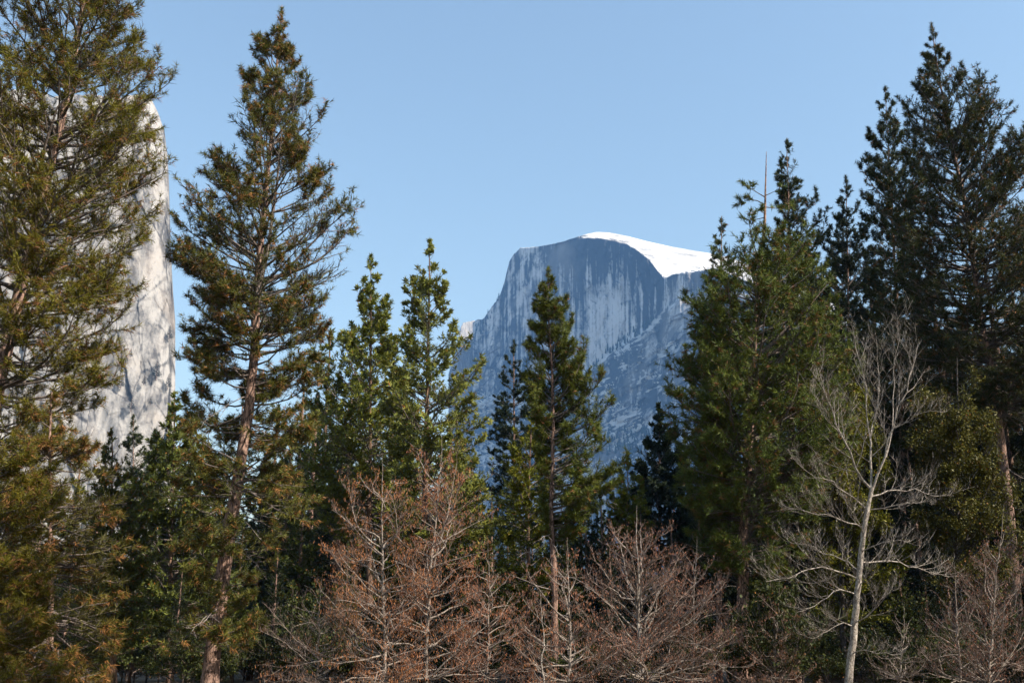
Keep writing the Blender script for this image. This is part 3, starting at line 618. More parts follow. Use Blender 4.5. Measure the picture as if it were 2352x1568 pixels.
SEED = [100]
def tree(name, label, Y, trunk_px, outline, cfg, dia, tmat=None, lmat=None, category='tree', group=None, sep=True, more_limbs=None, dead=0, r_top=0.02, power=1.0, clear=None, clumps=()):
    SEED[0] += 1; g = np.random.default_rng(SEED[0])
    cfg = dict(cfg)
    if cfg.get('foliage') in ('needle', 'leaf'): cfg['col'] = tuple(0.74 * c for c in cfg['col']); cfg['brown_col'] = tuple(0.9 * c for c in cfg['brown_col'])
    if cfg.get('foliage') == 'spray': cfg['col'] = tuple(0.85 * c for c in cfg['col'])
    if cfg.get('foliage') == 'needle':
        cfg['n'] = int(cfg['n'] * 1.5); cfg['w'] = 0.00033 * Y; cfg['ln'] *= 1.12; cfg['k'] = 13 if Y < 55 else 11; cfg['twigs'] = 5
    elif cfg.get('foliage') == 'spray': cfg['n'] = int(cfg['n'] * 1.3); cfg['subs'] += 2
    path = trunk_path(trunk_px, Y, g=g)
    G, rr = trunk_mesh(path, dia / 2, tmat or M_PINE, r_top, power, g=g)
    lp, ll, rad = limbs_from_outline(path, Y, outline, cfg, g, dia / 2)
    if clear:                                               # no limbs hide the trunk from the meadow side below this height
        zc = at(trunk_px[0][0], clear, Y)[2]; d = unit(lp[:, -1] - lp[:, 0])
        kp = ~((lp[:, 0, 2] < zc + 1.0) & (d[:, 1] < -0.25) & (np.abs(d[:, 0]) < 0.6)); lp, ll, rad = lp[kp], ll[kp], rad[kp]
    if more_limbs:
        for pts in more_limbs:                                # limbs seen one by one: (x, y, distance offset)
            w = np.array([at(a, b, Y + c) for a, b, c in pts]); pth = spline(w, 9)
            L = np.linalg.norm(np.diff(pth, axis=0), axis=1).sum()
            lp = np.concatenate([lp, pth[None]]); ll = np.append(ll, L); rad = np.append(rad, np.clip(0.012 + 0.013 * L, 0.02, dia * 0.3))
    for py, m, L in clumps:
        zc = at(trunk_px[0][0], py, Y)[2]; zz = zc + g.normal(0, 0.35, m); az = -1.57 + np.linspace(-2.2, 2.2, m) + g.normal(0, 0.3, m)
        bp = np.stack([np.interp(zz, path[::-1, 2], path[::-1, 0]), np.interp(zz, path[::-1, 2], path[::-1, 1]), zz], 1); Lm = L * g.uniform(0.7, 1.15, m)
        lp = np.concatenate([lp, grow(bp, unit(np.stack([np.cos(az), np.sin(az), g.normal(0.1, 0.2, m)], 1)), Lm, 9, 0.3, 0.1, g)]); ll = np.concatenate([ll, Lm]); rad = np.concatenate([rad, 0.014 + 0.012 * Lm])
    base = (path[-1, 0], path[-1, 1], 0.0)
    root = assemble(name, label, category, base, (G, rr, path[0]), tmat or M_PINE, lp, rad, lmat or M_LIMB, ll, cfg, g, group, sep, twig_mat=M_TWIG if cfg.get('foliage') == 'catkin' or cfg.get('tiplets') else None)
    if dead:                                                # dead, needleless lower limbs
        off = np.array(base); zb = at(*outline[-1][1::-1][:1], outline[-1][0], Y)[2] if False else at(outline[-1][1], outline[-1][0], Y)[2]
        zz = g.uniform(max(2.0, zb * 0.35), max(zb * 1.6, 6.0), dead); az = g.random(dead) * 6.283
        bp = np.stack([np.interp(zz, path[::-1, 2], path[::-1, 0]), np.interp(zz, path[::-1, 2], path[::-1, 1]), zz], 1)
        D = np.stack([np.cos(az), np.sin(az), g.normal(-0.25, 0.15, dead)], 1); L = g.uniform(1.2, 3.4, dead)
        dl = grow(bp, unit(D), L, 8, -0.25, 0.16, g)
        c2 = dict(subs=6, twigs=3, bare=0.3, sub_len=0.4, lift=-0.1, sub_curl=0.1)
        idx, t, sp_, sl, ti, tp, tl = skeleton(dl, L, c2, g)
        for i in range(dead):
            q = Geo(); V, F = tubes(dl[i:i + 1], (0.03 * (1 - 0.8 * np.linspace(0, 1, 8)))[None], 5); q.add(V - off, F)
            s = np.where(idx == i)[0]
            if len(s): V, F = tubes(sp_[s], np.full((len(s), 4), 0.009), 3); q.add(V - off, F)
            k = np.where(np.isin(ti, s))[0]
            if len(k): V, F = tubes(tp[k][:, ::2], np.full((len(k), 2), 0.005), 3); q.add(V - off, F)
            o = link('dead_limb', q.build('dead_limb', M_DEAD), root); o['label'] = 'grey needleless dead limb'
    return root

OLIVE = (0.145, 0.145, 0.018)
# far left pine, close to the camera and taller than the frame
tree('pine_tree', 'tall olive pine at the left edge in front of the pale cliff', 37,
     [(235, -330), (200, -40), (165, 200), (112, 400), (62, 640), (15, 800), (-60, 1150), (-130, 1568)],
     [(-330, 230, 240), (-200, 130, 300), (-60, 0, 330), (60, -60, 350), (130, -100, 362), (220, -150, 360), (300, -190, 385), (370, -210, 340), (450, -230, 335),
      (530, -240, 340), (600, -250, 300), (700, -250, 330), (780, -260, 260), (880, -260, 250), (960, -280, 255), (1080, -300, 150), (1200, -300, 140)],
     mk(PINE, n=185, subs=11, twigs=4, ln=0.25, k=18, w=0.0105, col=OLIVE, brown=0.15, core=12, core_w=0.013, gaps=0.55, tier=3.0, clump=0.62, sub_max=1.9, e_bot=-14), 0.75, dead=10)
# second pine, two leaders in its middle
tree('pine_tree', 'tall pine with brown tinged needles and bare leaning reddish trunk left of centre', 47,
     [(643, 2), (631, 150), (611, 390), (593, 575), (585, 690), (578, 860), (568, 940), (549, 1065), (532, 1165), (512, 1280), (504, 1400), (486, 1535), (480, 1600)],
     [(2, 638, 648), (40, 595, 665), (90, 570, 700), (140, 560, 715), (200, 545, 745), (250, 535, 765), (300, 485, 765), (380, 465, 775), (440, 430, 785), (480, 405, 800), (530, 400, 828),
      (570, 410, 805), (620, 385, 780), (680, 395, 780), (730, 400, 740), (800, 440, 765), (860, 430, 770), (940, 400, 730), (1020, 400, 735), (1100, 440, 700)],
     mk(PINE, n=132, subs=11, twigs=4, ln=0.27, k=17, w=0.0115, col=(0.115, 0.128, 0.028), brown=0.18, core=6, brown_col=(0.32, 0.15, 0.05), gaps=0.6, tier=2.8, clump=0.6, bare=0.36, e_bot=-16, e_top=60, curl=0.6, rmin=0.74, wide=0.97), 0.76, dead=14, clear=900, clumps=[(690, 10, 3.6), (745, 9, 3.4), (800, 10, 3.6), (855, 8, 3.2), (1090, 9, 3.0), (1125, 8, 3.0), (1160, 6, 3.2), (1250, 11, 2.5), (1330, 6, 2.4), (1430, 11, 2.2), (1480, 8, 2.0)],
     more_limbs=[[(590, 680, 0), (604, 640, .2), (616, 575, .5), (628, 480, .6), (637, 420, .6), (644, 350, .5), (648, 290, .4)],
                 [(540, 1110, 0), (600, 1095, -1), (660, 1120, -1.6), (715, 1150, -2)], [(540, 1110, 0), (580, 1130, -1.5), (630, 1170, -2.4), (680, 1190, -3)],
                 [(515, 1250, 0), (545, 1262, -1), (590, 1290, -1.7), (612, 1330, -2)], [(512, 1270, 0), (480, 1250, -.8), (440, 1245, -1.3), (405, 1265, -1.5)],
                 [(495, 1455, 0), (460, 1440, -1), (420, 1465, -1.6), (385, 1500, -1.8)], [(500, 1450, 0), (515, 1460, -1.4), (525, 1490, -2.2)],
                 [(545, 1080, 0), (500, 1110, .5), (460, 1170, .8), (430, 1230, 1)], [(530, 1180, 0), (590, 1190, 1), (650, 1230, 1.4)]])
# the brown tinged low trees under the far left pine
tree('pine_tree', 'drooping brown tinged young pine below the far left pine', 33,
     [(120, 900), (118, 1200), (110, 1568)],
     [(900, 112, 128), (960, 70, 190), (1050, 40, 230), (1150, 10, 285), (1250, -20, 290), (1350, -40, 250), (1480, -60, 260), (1600, -60, 260)],
     mk(PINE, n=105, ln=0.2, k=16, w=0.0105, col=(0.115, 0.105, 0.02), brown=0.42, brown_col=(0.32, 0.145, 0.05), gaps=0.5, tier=2.0, e_bot=-25, e_top=30, curl=-0.1, clump=0.5, core=12, core_w=0.012), 0.32)
tree('pine_tree', 'yellow green pine boughs low at the left edge of the picture', 29,
     [(-40, 860), (-60, 1200), (-70, 1568)],
     [(860, -46, -34), (950, -120, 60), (1080, -160, 120), (1160, -180, 135), (1260, -180, 100), (1400, -200, 130), (1600, -200, 140)],
     mk(PINE, n=84, ln=0.2, k=16, w=0.0095, col=(0.125, 0.12, 0.014), brown=0.2, gaps=0.4, tier=1.8, e_bot=-15, e_top=40, clump=0.5, core=12, core_w=0.011), 0.3)
# incense cedars
tree('cedar_tree', 'narrow yellow green cedar with thin spire, left of the pair before the sky', 74,
     [(850, 583), (850, 900), (848, 1568)],
     [(583, 848, 852), (630, 828, 872), (690, 806, 892), (740, 800, 890), (800, 765, 915), (850, 735, 930), (930, 725, 950), (1020, 715, 965), (1120, 710, 980), (1250, 710, 980)],
     mk(CEDAR, n=112, subs=9, ln=0.36, w=0.045, gaps=0.35, tier=2.2), 0.6, M_CEDAR)
tree('cedar_tree', 'taller lighter cedar with open spire, right of the pair before the sky', 66,
     [(986, 548), (985, 800), (978, 1000), (975, 1568)],
     [(548, 983, 989), (590, 958, 1006), (650, 940, 1028), (690, 940, 1042), (750, 925, 1046), (800, 915, 1072), (860, 905, 1105), (930, 885, 1116), (1000, 890, 1112), (1080, 900, 1120), (1200, 920, 1150), (1300, 930, 1150)],
     mk(CEDAR, n=105, subs=9, ln=0.32, w=0.043, col=(0.17, 0.195, 0.045), gaps=0.35, tier=2.4, clump=0.7), 0.6, M_CEDAR)
# behind the centre pine
tree('fir_tree', 'dark blue green fir just left of the centre pine', 84,
     [(1180, 782), (1180, 1000), (1180, 1568)],
     [(782, 1177, 1183), (830, 1155, 1205), (900, 1136, 1222), (960, 1130, 1232), (1040, 1122, 1242), (1110, 1118, 1250), (1250, 1115, 1255)],
     mk(PINE, n=95, subs=8, ln=0.24, k=14, w=0.018, col=(0.03, 0.05, 0.03), brown=0.0, e_top=35, e_bot=-10, curl=0.25, gaps=0.3, tier=1.6), 0.5, sep=False)
tree('pine_tree', 'green pine with a straight bare trunk in front of the dome at centre', 49,
     [(1257, 613), (1262, 760), (1268, 880), (1268, 1100), (1270, 1300), (1275, 1568)],
     [(613, 1254, 1260), (650, 1238, 1285), (700, 1220, 1308), (750, 1208, 1325), (800, 1198, 1338), (850, 1196, 1348), (900, 1202, 1352), (960, 1225, 1375), (1030, 1236, 1400), (1090, 1240, 1425), (1140, 1240, 1425), (1190, 1245, 1395), (1235, 1255, 1350)],
     mk(PINE, n=165, subs=12, ln=0.25, k=18, w=0.0125, col=(0.115, 0.15, 0.03), brown=0.06, e_top=62, e_bot=-6, curl=0.6, bare=0.22, clump=0.9, depth=0.8), 0.36, dead=10, clear=860,
     more_limbs=[[(1268, 930, 0), (1300, 900, -.4), (1330, 850, -.6), (1347, 790, -.6)], [(1268, 960, 0), (1330, 930, -.3), (1370, 890, -.5), (1386, 858, -.5)],
                 [(1270, 1010, 0), (1340, 985, -.3), (1385, 950, -.4), (1408, 925, -.4)], [(1270, 1080, 0), (1330, 1060, .3), (1380, 1030, .3), (1392, 1020, .4)]])
tree('cedar_tree', 'bright yellow green leafy tree behind the centre pine trunk', 60,
     [(1222, 930), (1215, 1100), (1210, 1568)],
     [(930, 1215, 1230), (975, 1195, 1250), (1040, 1172, 1258), (1110, 1145, 1262), (1200, 1140, 1262), (1330, 1140, 1260), (1400, 1150, 1250)],
     mk(CEDAR, n=80, subs=8, ln=0.24, w=0.035, col=(0.155, 0.17, 0.02), clump=0.55, gaps=0.3), 0.35, M_CEDAR, sep=False)
tree('cedar_tree', 'dark dense cone shaped cedar before the lower dome', 88,
     [(1512, 930), (1515, 1200), (1518, 1568)],
     [(930, 1509, 1515), (970, 1494, 1535), (1020, 1475, 1552), (1070, 1462, 1578), (1120, 1452, 1600), (1200, 1440, 1610), (1300, 1430, 1620)],
     mk(CEDAR, n=75, subs=7, ln=0.38, w=0.07, col=(0.028, 0.042, 0.026), brown=0.0, clump=0.95), 0.5, M_CEDAR, sep=False)
tree('cedar_tree', 'small bright green young cedar left of the dark cone shaped cedar', 78,
     [(1442, 1040), (1440, 1200), (1438, 1568)],
     [(1040, 1439, 1445), (1080, 1422, 1462), (1130, 1405, 1480), (1200, 1395, 1490), (1300, 1390, 1490)],
     mk(CEDAR, n=60, subs=7, ln=0.3, w=0.045, col=(0.14, 0.16, 0.02)), 0.3, M_CEDAR, sep=False)
tree('cedar_tree', 'thin pale green spire peeping out right of the dark cedar', 100,
     [(1571, 985), (1571, 1200), (1571, 1568)],
     [(985, 1569, 1573), (1020, 1560, 1582), (1070, 1554, 1588), (1150, 1548, 1594), (1300, 1540, 1600)],
     mk(CEDAR, n=50, subs=6, ln=0.34, w=0.05, col=(0.09, 0.11, 0.03)), 0.3, M_CEDAR, sep=False)
# right hand group
tree('pine_tree', 'broad dense pine with a bare dead spike for a top', 50,
     [(1760, 348), (1758, 430), (1753, 510), (1735, 750), (1722, 1000), (1706, 1250), (1702, 1568)],
     [(512, 1715, 1800), (535, 1690, 1850), (580, 1655, 1885), (640, 1630, 1895), (720, 1612, 1905), (800, 1585, 1945), (880, 1578, 1962), (960, 1562, 1968), (1040, 1575, 1950), (1110, 1585, 1930), (1180, 1600, 1890), (1250, 1620, 1840), (1330, 1640, 1800)],
     mk(PINE, n=165, subs=10, ln=0.26, k=18, w=0.0125, col=(0.115, 0.16, 0.034), brown=0.10, e_top=40, e_bot=-12, bare=0.25, clump=0.85, wide=1.18, leader=False, gaps=0.3), 0.62, dead=8, r_top=0.012, power=0.85,
     more_limbs=[[(1756, 452, 0), (1735, 440, -.3), (1712, 425, -.4), (1698, 415, -.4)], [(1756, 470, 0), (1730, 455, .3), (1705, 462, .5), (1684, 476, .6)], [(1755, 490, 0), (1742, 480, -.5), (1735, 492, -.8)],
                 [(1756, 450, 0), (1780, 440, -.3), (1800, 425, -.4)], [(1755, 475, 0), (1790, 480, .4), (1825, 478, .6)], [(1754, 500, 0), (1720, 508, .2), (1700, 500, .5)]])
tree('pine_tree', 'slim pointed pine at the left shoulder of the spike topped pine', 57,
     [(1656, 498), (1655, 700), (1652, 1568)],
     [(498, 1653, 1659), (540, 1643, 1670), (590, 1634, 1685), (650, 1620, 1700), (720, 1608, 1705), (800, 1590, 1705), (900, 1575, 1705)],
     mk(PINE, n=70, subs=8, ln=0.22, k=15, w=0.0125, col=(0.065, 0.09, 0.035), brown=0.04, e_top=65), 0.35, sep=False)
tree('pine_tree', 'dark pointed pine rising behind the spike topped pine', 73,
     [(1807, 318), (1812, 500), (1820, 1568)],
     [(318, 1803, 1811), (350, 1790, 1826), (400, 1785, 1845), (450, 1788, 1870), (500, 1790, 1898), (560, 1780, 1910), (650, 1760, 1935), (800, 1750, 1970), (950, 1750, 1990)],
     mk(PINE, n=115, subs=9, ln=0.28, k=15, w=0.016, col=(0.045, 0.066, 0.026), brown=0.03, e_top=62, clump=1.05, wide=1.15), 0.5)
tree('pine_tree', 'lowest dark pine in the notch between the tall right hand pines', 80,
     [(1944, 403), (1948, 600), (1955, 1568)],
     [(403, 1940, 1948), (440, 1925, 1965), (490, 1912, 1995), (550, 1905, 2015), (650, 1890, 2040), (800, 1880, 2070), (1000, 1870, 2090)],
     mk(PINE, n=85, subs=9, ln=0.28, k=14, w=0.018, col=(0.03, 0.045, 0.026), brown=0.0, e_top=62, clump=0.85), 0.5)
tree('pine_tree', 'slender dark pine leaning on the left of the tallest right hand pine', 71,
     [(2030, 203), (2040, 400), (2065, 800), (2085, 1568)],
     [(203, 2026, 2034), (235, 2012, 2052), (290, 2000, 2072), (350, 1982, 2090), (400, 1998, 2105), (480, 1990, 2120), (600, 1985, 2135), (760, 1975, 2150), (900, 1970, 2165), (1050, 1975, 2170)],
     mk(PINE, n=120, subs=9, ln=0.28, k=15, w=0.0155, col=(0.045, 0.064, 0.026), brown=0.04, e_top=62, clump=1.05, wide=1.15), 0.5)
tree('pine_tree', 'tallest dark pine at the right with a leaning lit trunk', 61,
     [(2137, 55), (2160, 200), (2185, 320), (2217, 450), (2238, 600), (2258, 740), (2284, 880), (2310, 1080), (2350, 1568)],
     [(55, 2133, 2141), (90, 2126, 2152), (130, 2118, 2165), (165, 2100, 2205), (210, 2082, 2270), (270, 2082, 2300), (340, 2095, 2345), (420, 2078, 2385), (500, 2068, 2410), (600, 2050, 2425), (700, 2050, 2440), (800, 2080, 2450), (900, 2120, 2460), (980, 2180, 2460)],
     mk(PINE, n=180, subs=10, core=14, ln=0.26, k=16, w=0.0125, col=(0.052, 0.066, 0.022), brown=0.08, e_top=55, e_bot=-14, clump=1.0, bare=0.22, wide=1.14, gaps=0.2, tier=2.6), 0.72, dead=12)
tree('pine_tree', 'dark pine cut off by the right edge of the picture', 66,
     [(2470, 190), (2480, 600), (2500, 1568)],
     [(190, 2465, 2475), (300, 2420, 2540), (420, 2380, 2580), (600, 2330, 2600), (800, 2300, 2640), (1000, 2290, 2660)],
     mk(PINE, n=60, subs=8, ln=0.32, k=12, w=0.02, col=(0.05, 0.065, 0.026), brown=0.05, clump=0.8), 0.6, sep=False)
# live oaks and cedars under the right hand pines
tree('oak_tree', 'yellow green leafy tree behind the white bare tree', 55,
     [(1925, 800), (1930, 1000), (1940, 1568)],
     [(790, 1890, 1950), (840, 1860, 1990), (920, 1850, 2010), (1000, 1835, 2030), (1080, 1825, 2040), (1180, 1850, 2060), (1300, 1860, 2080), (1420, 1870, 2080)],
     mk(OAK, n=75, subs=8, twigs=5, col=(0.15, 0.16, 0.018), clump=0.55, gaps=0.3), 0.35, M_OAK, M_OAK)
tree('oak_tree', 'olive leafy tree right of the white bare tree', 54,
     [(2200, 820), (2200, 1000), (2195, 1568)],
     [(815, 2175, 2230), (860, 2140, 2255), (920, 2110, 2275), (1000, 2110, 2310), (1080, 2130, 2345), (1160, 2150, 2370), (1260, 2170, 2380), (1380, 2180, 2380)],
     mk(OAK, n=80, subs=8, twigs=5, col=(0.10, 0.10, 0.02), clump=0.55, gaps=0.3), 0.35, M_OAK, M_OAK)
# greens between the two left pines
tree('cedar_tree', 'mid green cedar between the two tall left pines', 60,
     [(400, 900), (395, 1200), (390, 1568)],
     [(900, 392, 408), (960, 365, 440), (1030, 335, 470), (1100, 310, 500), (1200, 295, 520), (1320, 300, 530), (1450, 310, 530)],
     mk(CEDAR, n=105, subs=8, ln=0.3, w=0.042, col=(0.10, 0.125, 0.03), clump=0.65), 0.4, M_CEDAR, sep=False)
tree('pine_tree', 'small pointed pine at the foot of the pale cliff', 95,
     [(306, 952), (306, 1100), (306, 1568)],
     [(952, 304, 308), (985, 293, 318), (1020, 285, 328), (1080, 272, 340), (1200, 265, 350)],
     mk(PINE, n=70, subs=7, ln=0.3, k=12, w=0.02, col=(0.05, 0.07, 0.03), brown=0.02), 0.35, sep=False)
tree('pine_tree', 'smaller of the two pointed pines at the foot of the pale cliff', 110,
     [(358, 985), (358, 1100), (358, 1568)],
     [(985, 356, 360), (1015, 346, 370), (1060, 338, 380), (1150, 328, 390)],
     mk(PINE, n=55, subs=6, ln=0.34, k=12, w=0.024, col=(0.05, 0.07, 0.035), brown=0.0), 0.35, sep=False)
tree('cedar_tree', 'deep green cedar filling the gap below the two tall left pines', 52,
     [(262, 985), (262, 1200), (262, 1568)],
     [(985, 256, 268), (1040, 232, 300), (1110, 215, 325), (1200, 205, 345), (1320, 200, 360), (1500, 200, 370)],
     mk(CEDAR, n=85, subs=8, ln=0.24, w=0.034, col=(0.08, 0.10, 0.025), brown=0.1, clump=0.65), 0.35, M_CEDAR, sep=False)

# ------------------------------------------------------------------ bare trees
ALD = dict(subs=9, twigs=6, tiplets=4, rmin=0.5, bare=0.2, foliage='catkin', ln=0.13, k=1, w=0.013, col=(0.29, 0.13, 0.055), leader=False, e_top=55, e_bot=0, curl=0.15, wide=1.2, keepf=0.4,
           sub_len=0.45, sub_curl=0.2, twig_max=0.6, twig_r=0.0045, sub_rmin=0.007, wob=0.2, keep=0.95)
tree('alder_tree', 'bare alder hung with orange catkins, pale trunk, left of the pair', 45,
     [(876, 1040), (878, 1200), (882, 1350), (884, 1568)],
     [(1040, 870, 884), (1075, 810, 925), (1120, 790, 955), (1200, 775, 970), (1280, 715, 990), (1360, 680, 1000), (1450, 650, 1000), (1540, 620, 1000), (1600, 620, 1000)],
     mk(ALD, n=62, k=1, keepf=0.7), 0.2, M_ALDER, M_ALDER, r_top=0.004)
tree('alder_tree', 'bare alder hung with rust catkins before the open cedar, right of the pair', 46,
     [(1018, 1000), (1012, 1100), (1000, 1220), (985, 1340), (980, 1450), (978, 1568)],
     [(1000, 1012, 1024), (1030, 970, 1060), (1080, 945, 1090), (1150, 930, 1120), (1240, 910, 1150), (1330, 900, 1160), (1430, 900, 1180), (1540, 880, 1200), (1600, 880, 1200)],
     mk(ALD, n=66, k=1, keepf=0.7, col=(0.28, 0.12, 0.06)), 0.2, M_ALDER, M_ALDER, r_top=0.004,
     more_limbs=[[(995, 1300, 0), (1008, 1250, -.2), (1030, 1180, -.3), (1040, 1110, -.3), (1050, 1060, -.2)]])
tree('alder_tree', 'bare brownish alder with pale stem beside the centre pine trunk', 43,
     [(1304, 1232), (1302, 1330), (1312, 1440), (1305, 1568)],
     [(1232, 1300, 1308), (1270, 1250, 1345), (1330, 1215, 1380), (1400, 1200, 1400), (1480, 1190, 1400), (1560, 1190, 1420), (1600, 1190, 1420)],
     mk(ALD, n=46, k=1, col=(0.26, 0.12, 0.07), e_top=60), 0.17, M_ALDER, M_ALDER, r_top=0.004)
tree('alder_tree', 'bare round topped alder with white trunk right of the centre pine', 44,
     [(1464, 1160), (1462, 1230), (1466, 1350), (1468, 1450), (1476, 1568)],
     [(1150, 1440, 1490), (1175, 1400, 1560), (1220, 1360, 1590), (1280, 1345, 1610), (1350, 1340, 1625), (1430, 1330, 1640), (1520, 1330, 1650), (1600, 1330, 1650)],
     mk(ALD, n=66, k=1, col=(0.25, 0.12, 0.075), ln=0.10, e_top=62, e_bot=5), 0.2, M_WHITE, M_ALDER, r_top=0.004)
tree('alder_tree', 'low tangled bare alder left of the spike topped pine trunk', 46,
     [(1600, 1230), (1596, 1330), (1590, 1568)],
     [(1230, 1596, 1604), (1280, 1560, 1650), (1350, 1530, 1700), (1430, 1520, 1720), (1520, 1520, 1720), (1600, 1520, 1720)],
     mk(ALD, n=48, k=1, col=(0.22, 0.11, 0.07), ln=0.09, e_top=50), 0.14, M_ALDER, M_ALDER, r_top=0.004)
tree('alder_tree', 'reddish bare bush at the lower right corner', 40,
     [(2300, 1160), (2290, 1300), (2270, 1568)],
     [(1160, 2290, 2310), (1210, 2260, 2370), (1280, 2220, 2400), (1370, 2190, 2420), (1470, 2170, 2420), (1600, 2170, 2420)],
     mk(ALD, n=52, k=1, col=(0.2, 0.09, 0.06), ln=0.08, e_top=70, e_bot=25), 0.12, M_ALDER, M_ALDER, r_top=0.004)
tree('alder_tree', 'thin grey sapling between the white bare tree and the right corner bush', 43,
     [(2190, 1290), (2198, 1400), (2205, 1568)],
     [(1290, 2187, 2193), (1340, 2160, 2225), (1420, 2130, 2250), (1520, 2110, 2260), (1600, 2110, 2260)],
     mk(ALD, n=26, k=0, foliage=None, e_top=65), 0.13, M_ALDER, M_ALDER, r_top=0.004)
tree('alder_tree', 'thin bare sapling with white stem left of the centre pine trunk', 41,
     [(1242, 1360), (1246, 1450), (1246, 1568)],
     [(1360, 1239, 1245), (1400, 1215, 1268), (1460, 1190, 1280), (1540, 1180, 1290), (1600, 1180, 1290)],
     mk(ALD, n=22, k=1, ln=0.09), 0.09, M_WHITE, M_ALDER, r_top=0.004)

tree('alder_tree', 'low spreading bare alder left of the catkin hung pair', 47,
     [(742, 1320), (736, 1420), (730, 1568)],
     [(1320, 738, 746), (1360, 690, 790), (1420, 640, 810), (1500, 600, 820), (1600, 590, 820)],
     mk(ALD, n=44, k=0, foliage=None, e_top=45, e_bot=0), 0.12, M_ALDER, M_ALDER, r_top=0.004)
tree('alder_tree', 'rusty bare alder between the catkin pair and the centre pine trunk', 48,
     [(1120, 1240), (1124, 1380), (1118, 1568)],
     [(1240, 1116, 1124), (1285, 1080, 1165), (1350, 1050, 1200), (1430, 1030, 1215), (1520, 1020, 1220), (1600, 1020, 1220)],
     mk(ALD, n=50, k=1, col=(0.27, 0.115, 0.06), e_top=50), 0.13, M_ALDER, M_ALDER, r_top=0.004)
tree('alder_tree', 'dim bare thicket right of the spike topped pine trunk', 47,
     [(1790, 1330), (1786, 1430), (1780, 1568)],
     [(1330, 1785, 1795), (1370, 1750, 1830), (1440, 1720, 1860), (1520, 1700, 1870), (1600, 1700, 1870)],
     mk(ALD, n=40, k=1, col=(0.2, 0.1, 0.06), ln=0.09, e_top=60), 0.1, M_ALDER, M_ALDER, r_top=0.004)
tree('alder_tree', 'low bare thicket just right of the white forked trunk', 45,
     [(2075, 1380), (2072, 1470), (2068, 1568)],
     [(1380, 2070, 2080), (1420, 2040, 2115), (1480, 2010, 2140), (1540, 2000, 2150), (1600, 2000, 2150)],
     mk(ALD, n=36, k=0, foliage=None, e_top=60), 0.1, M_ALDER, M_ALDER, r_top=0.004)

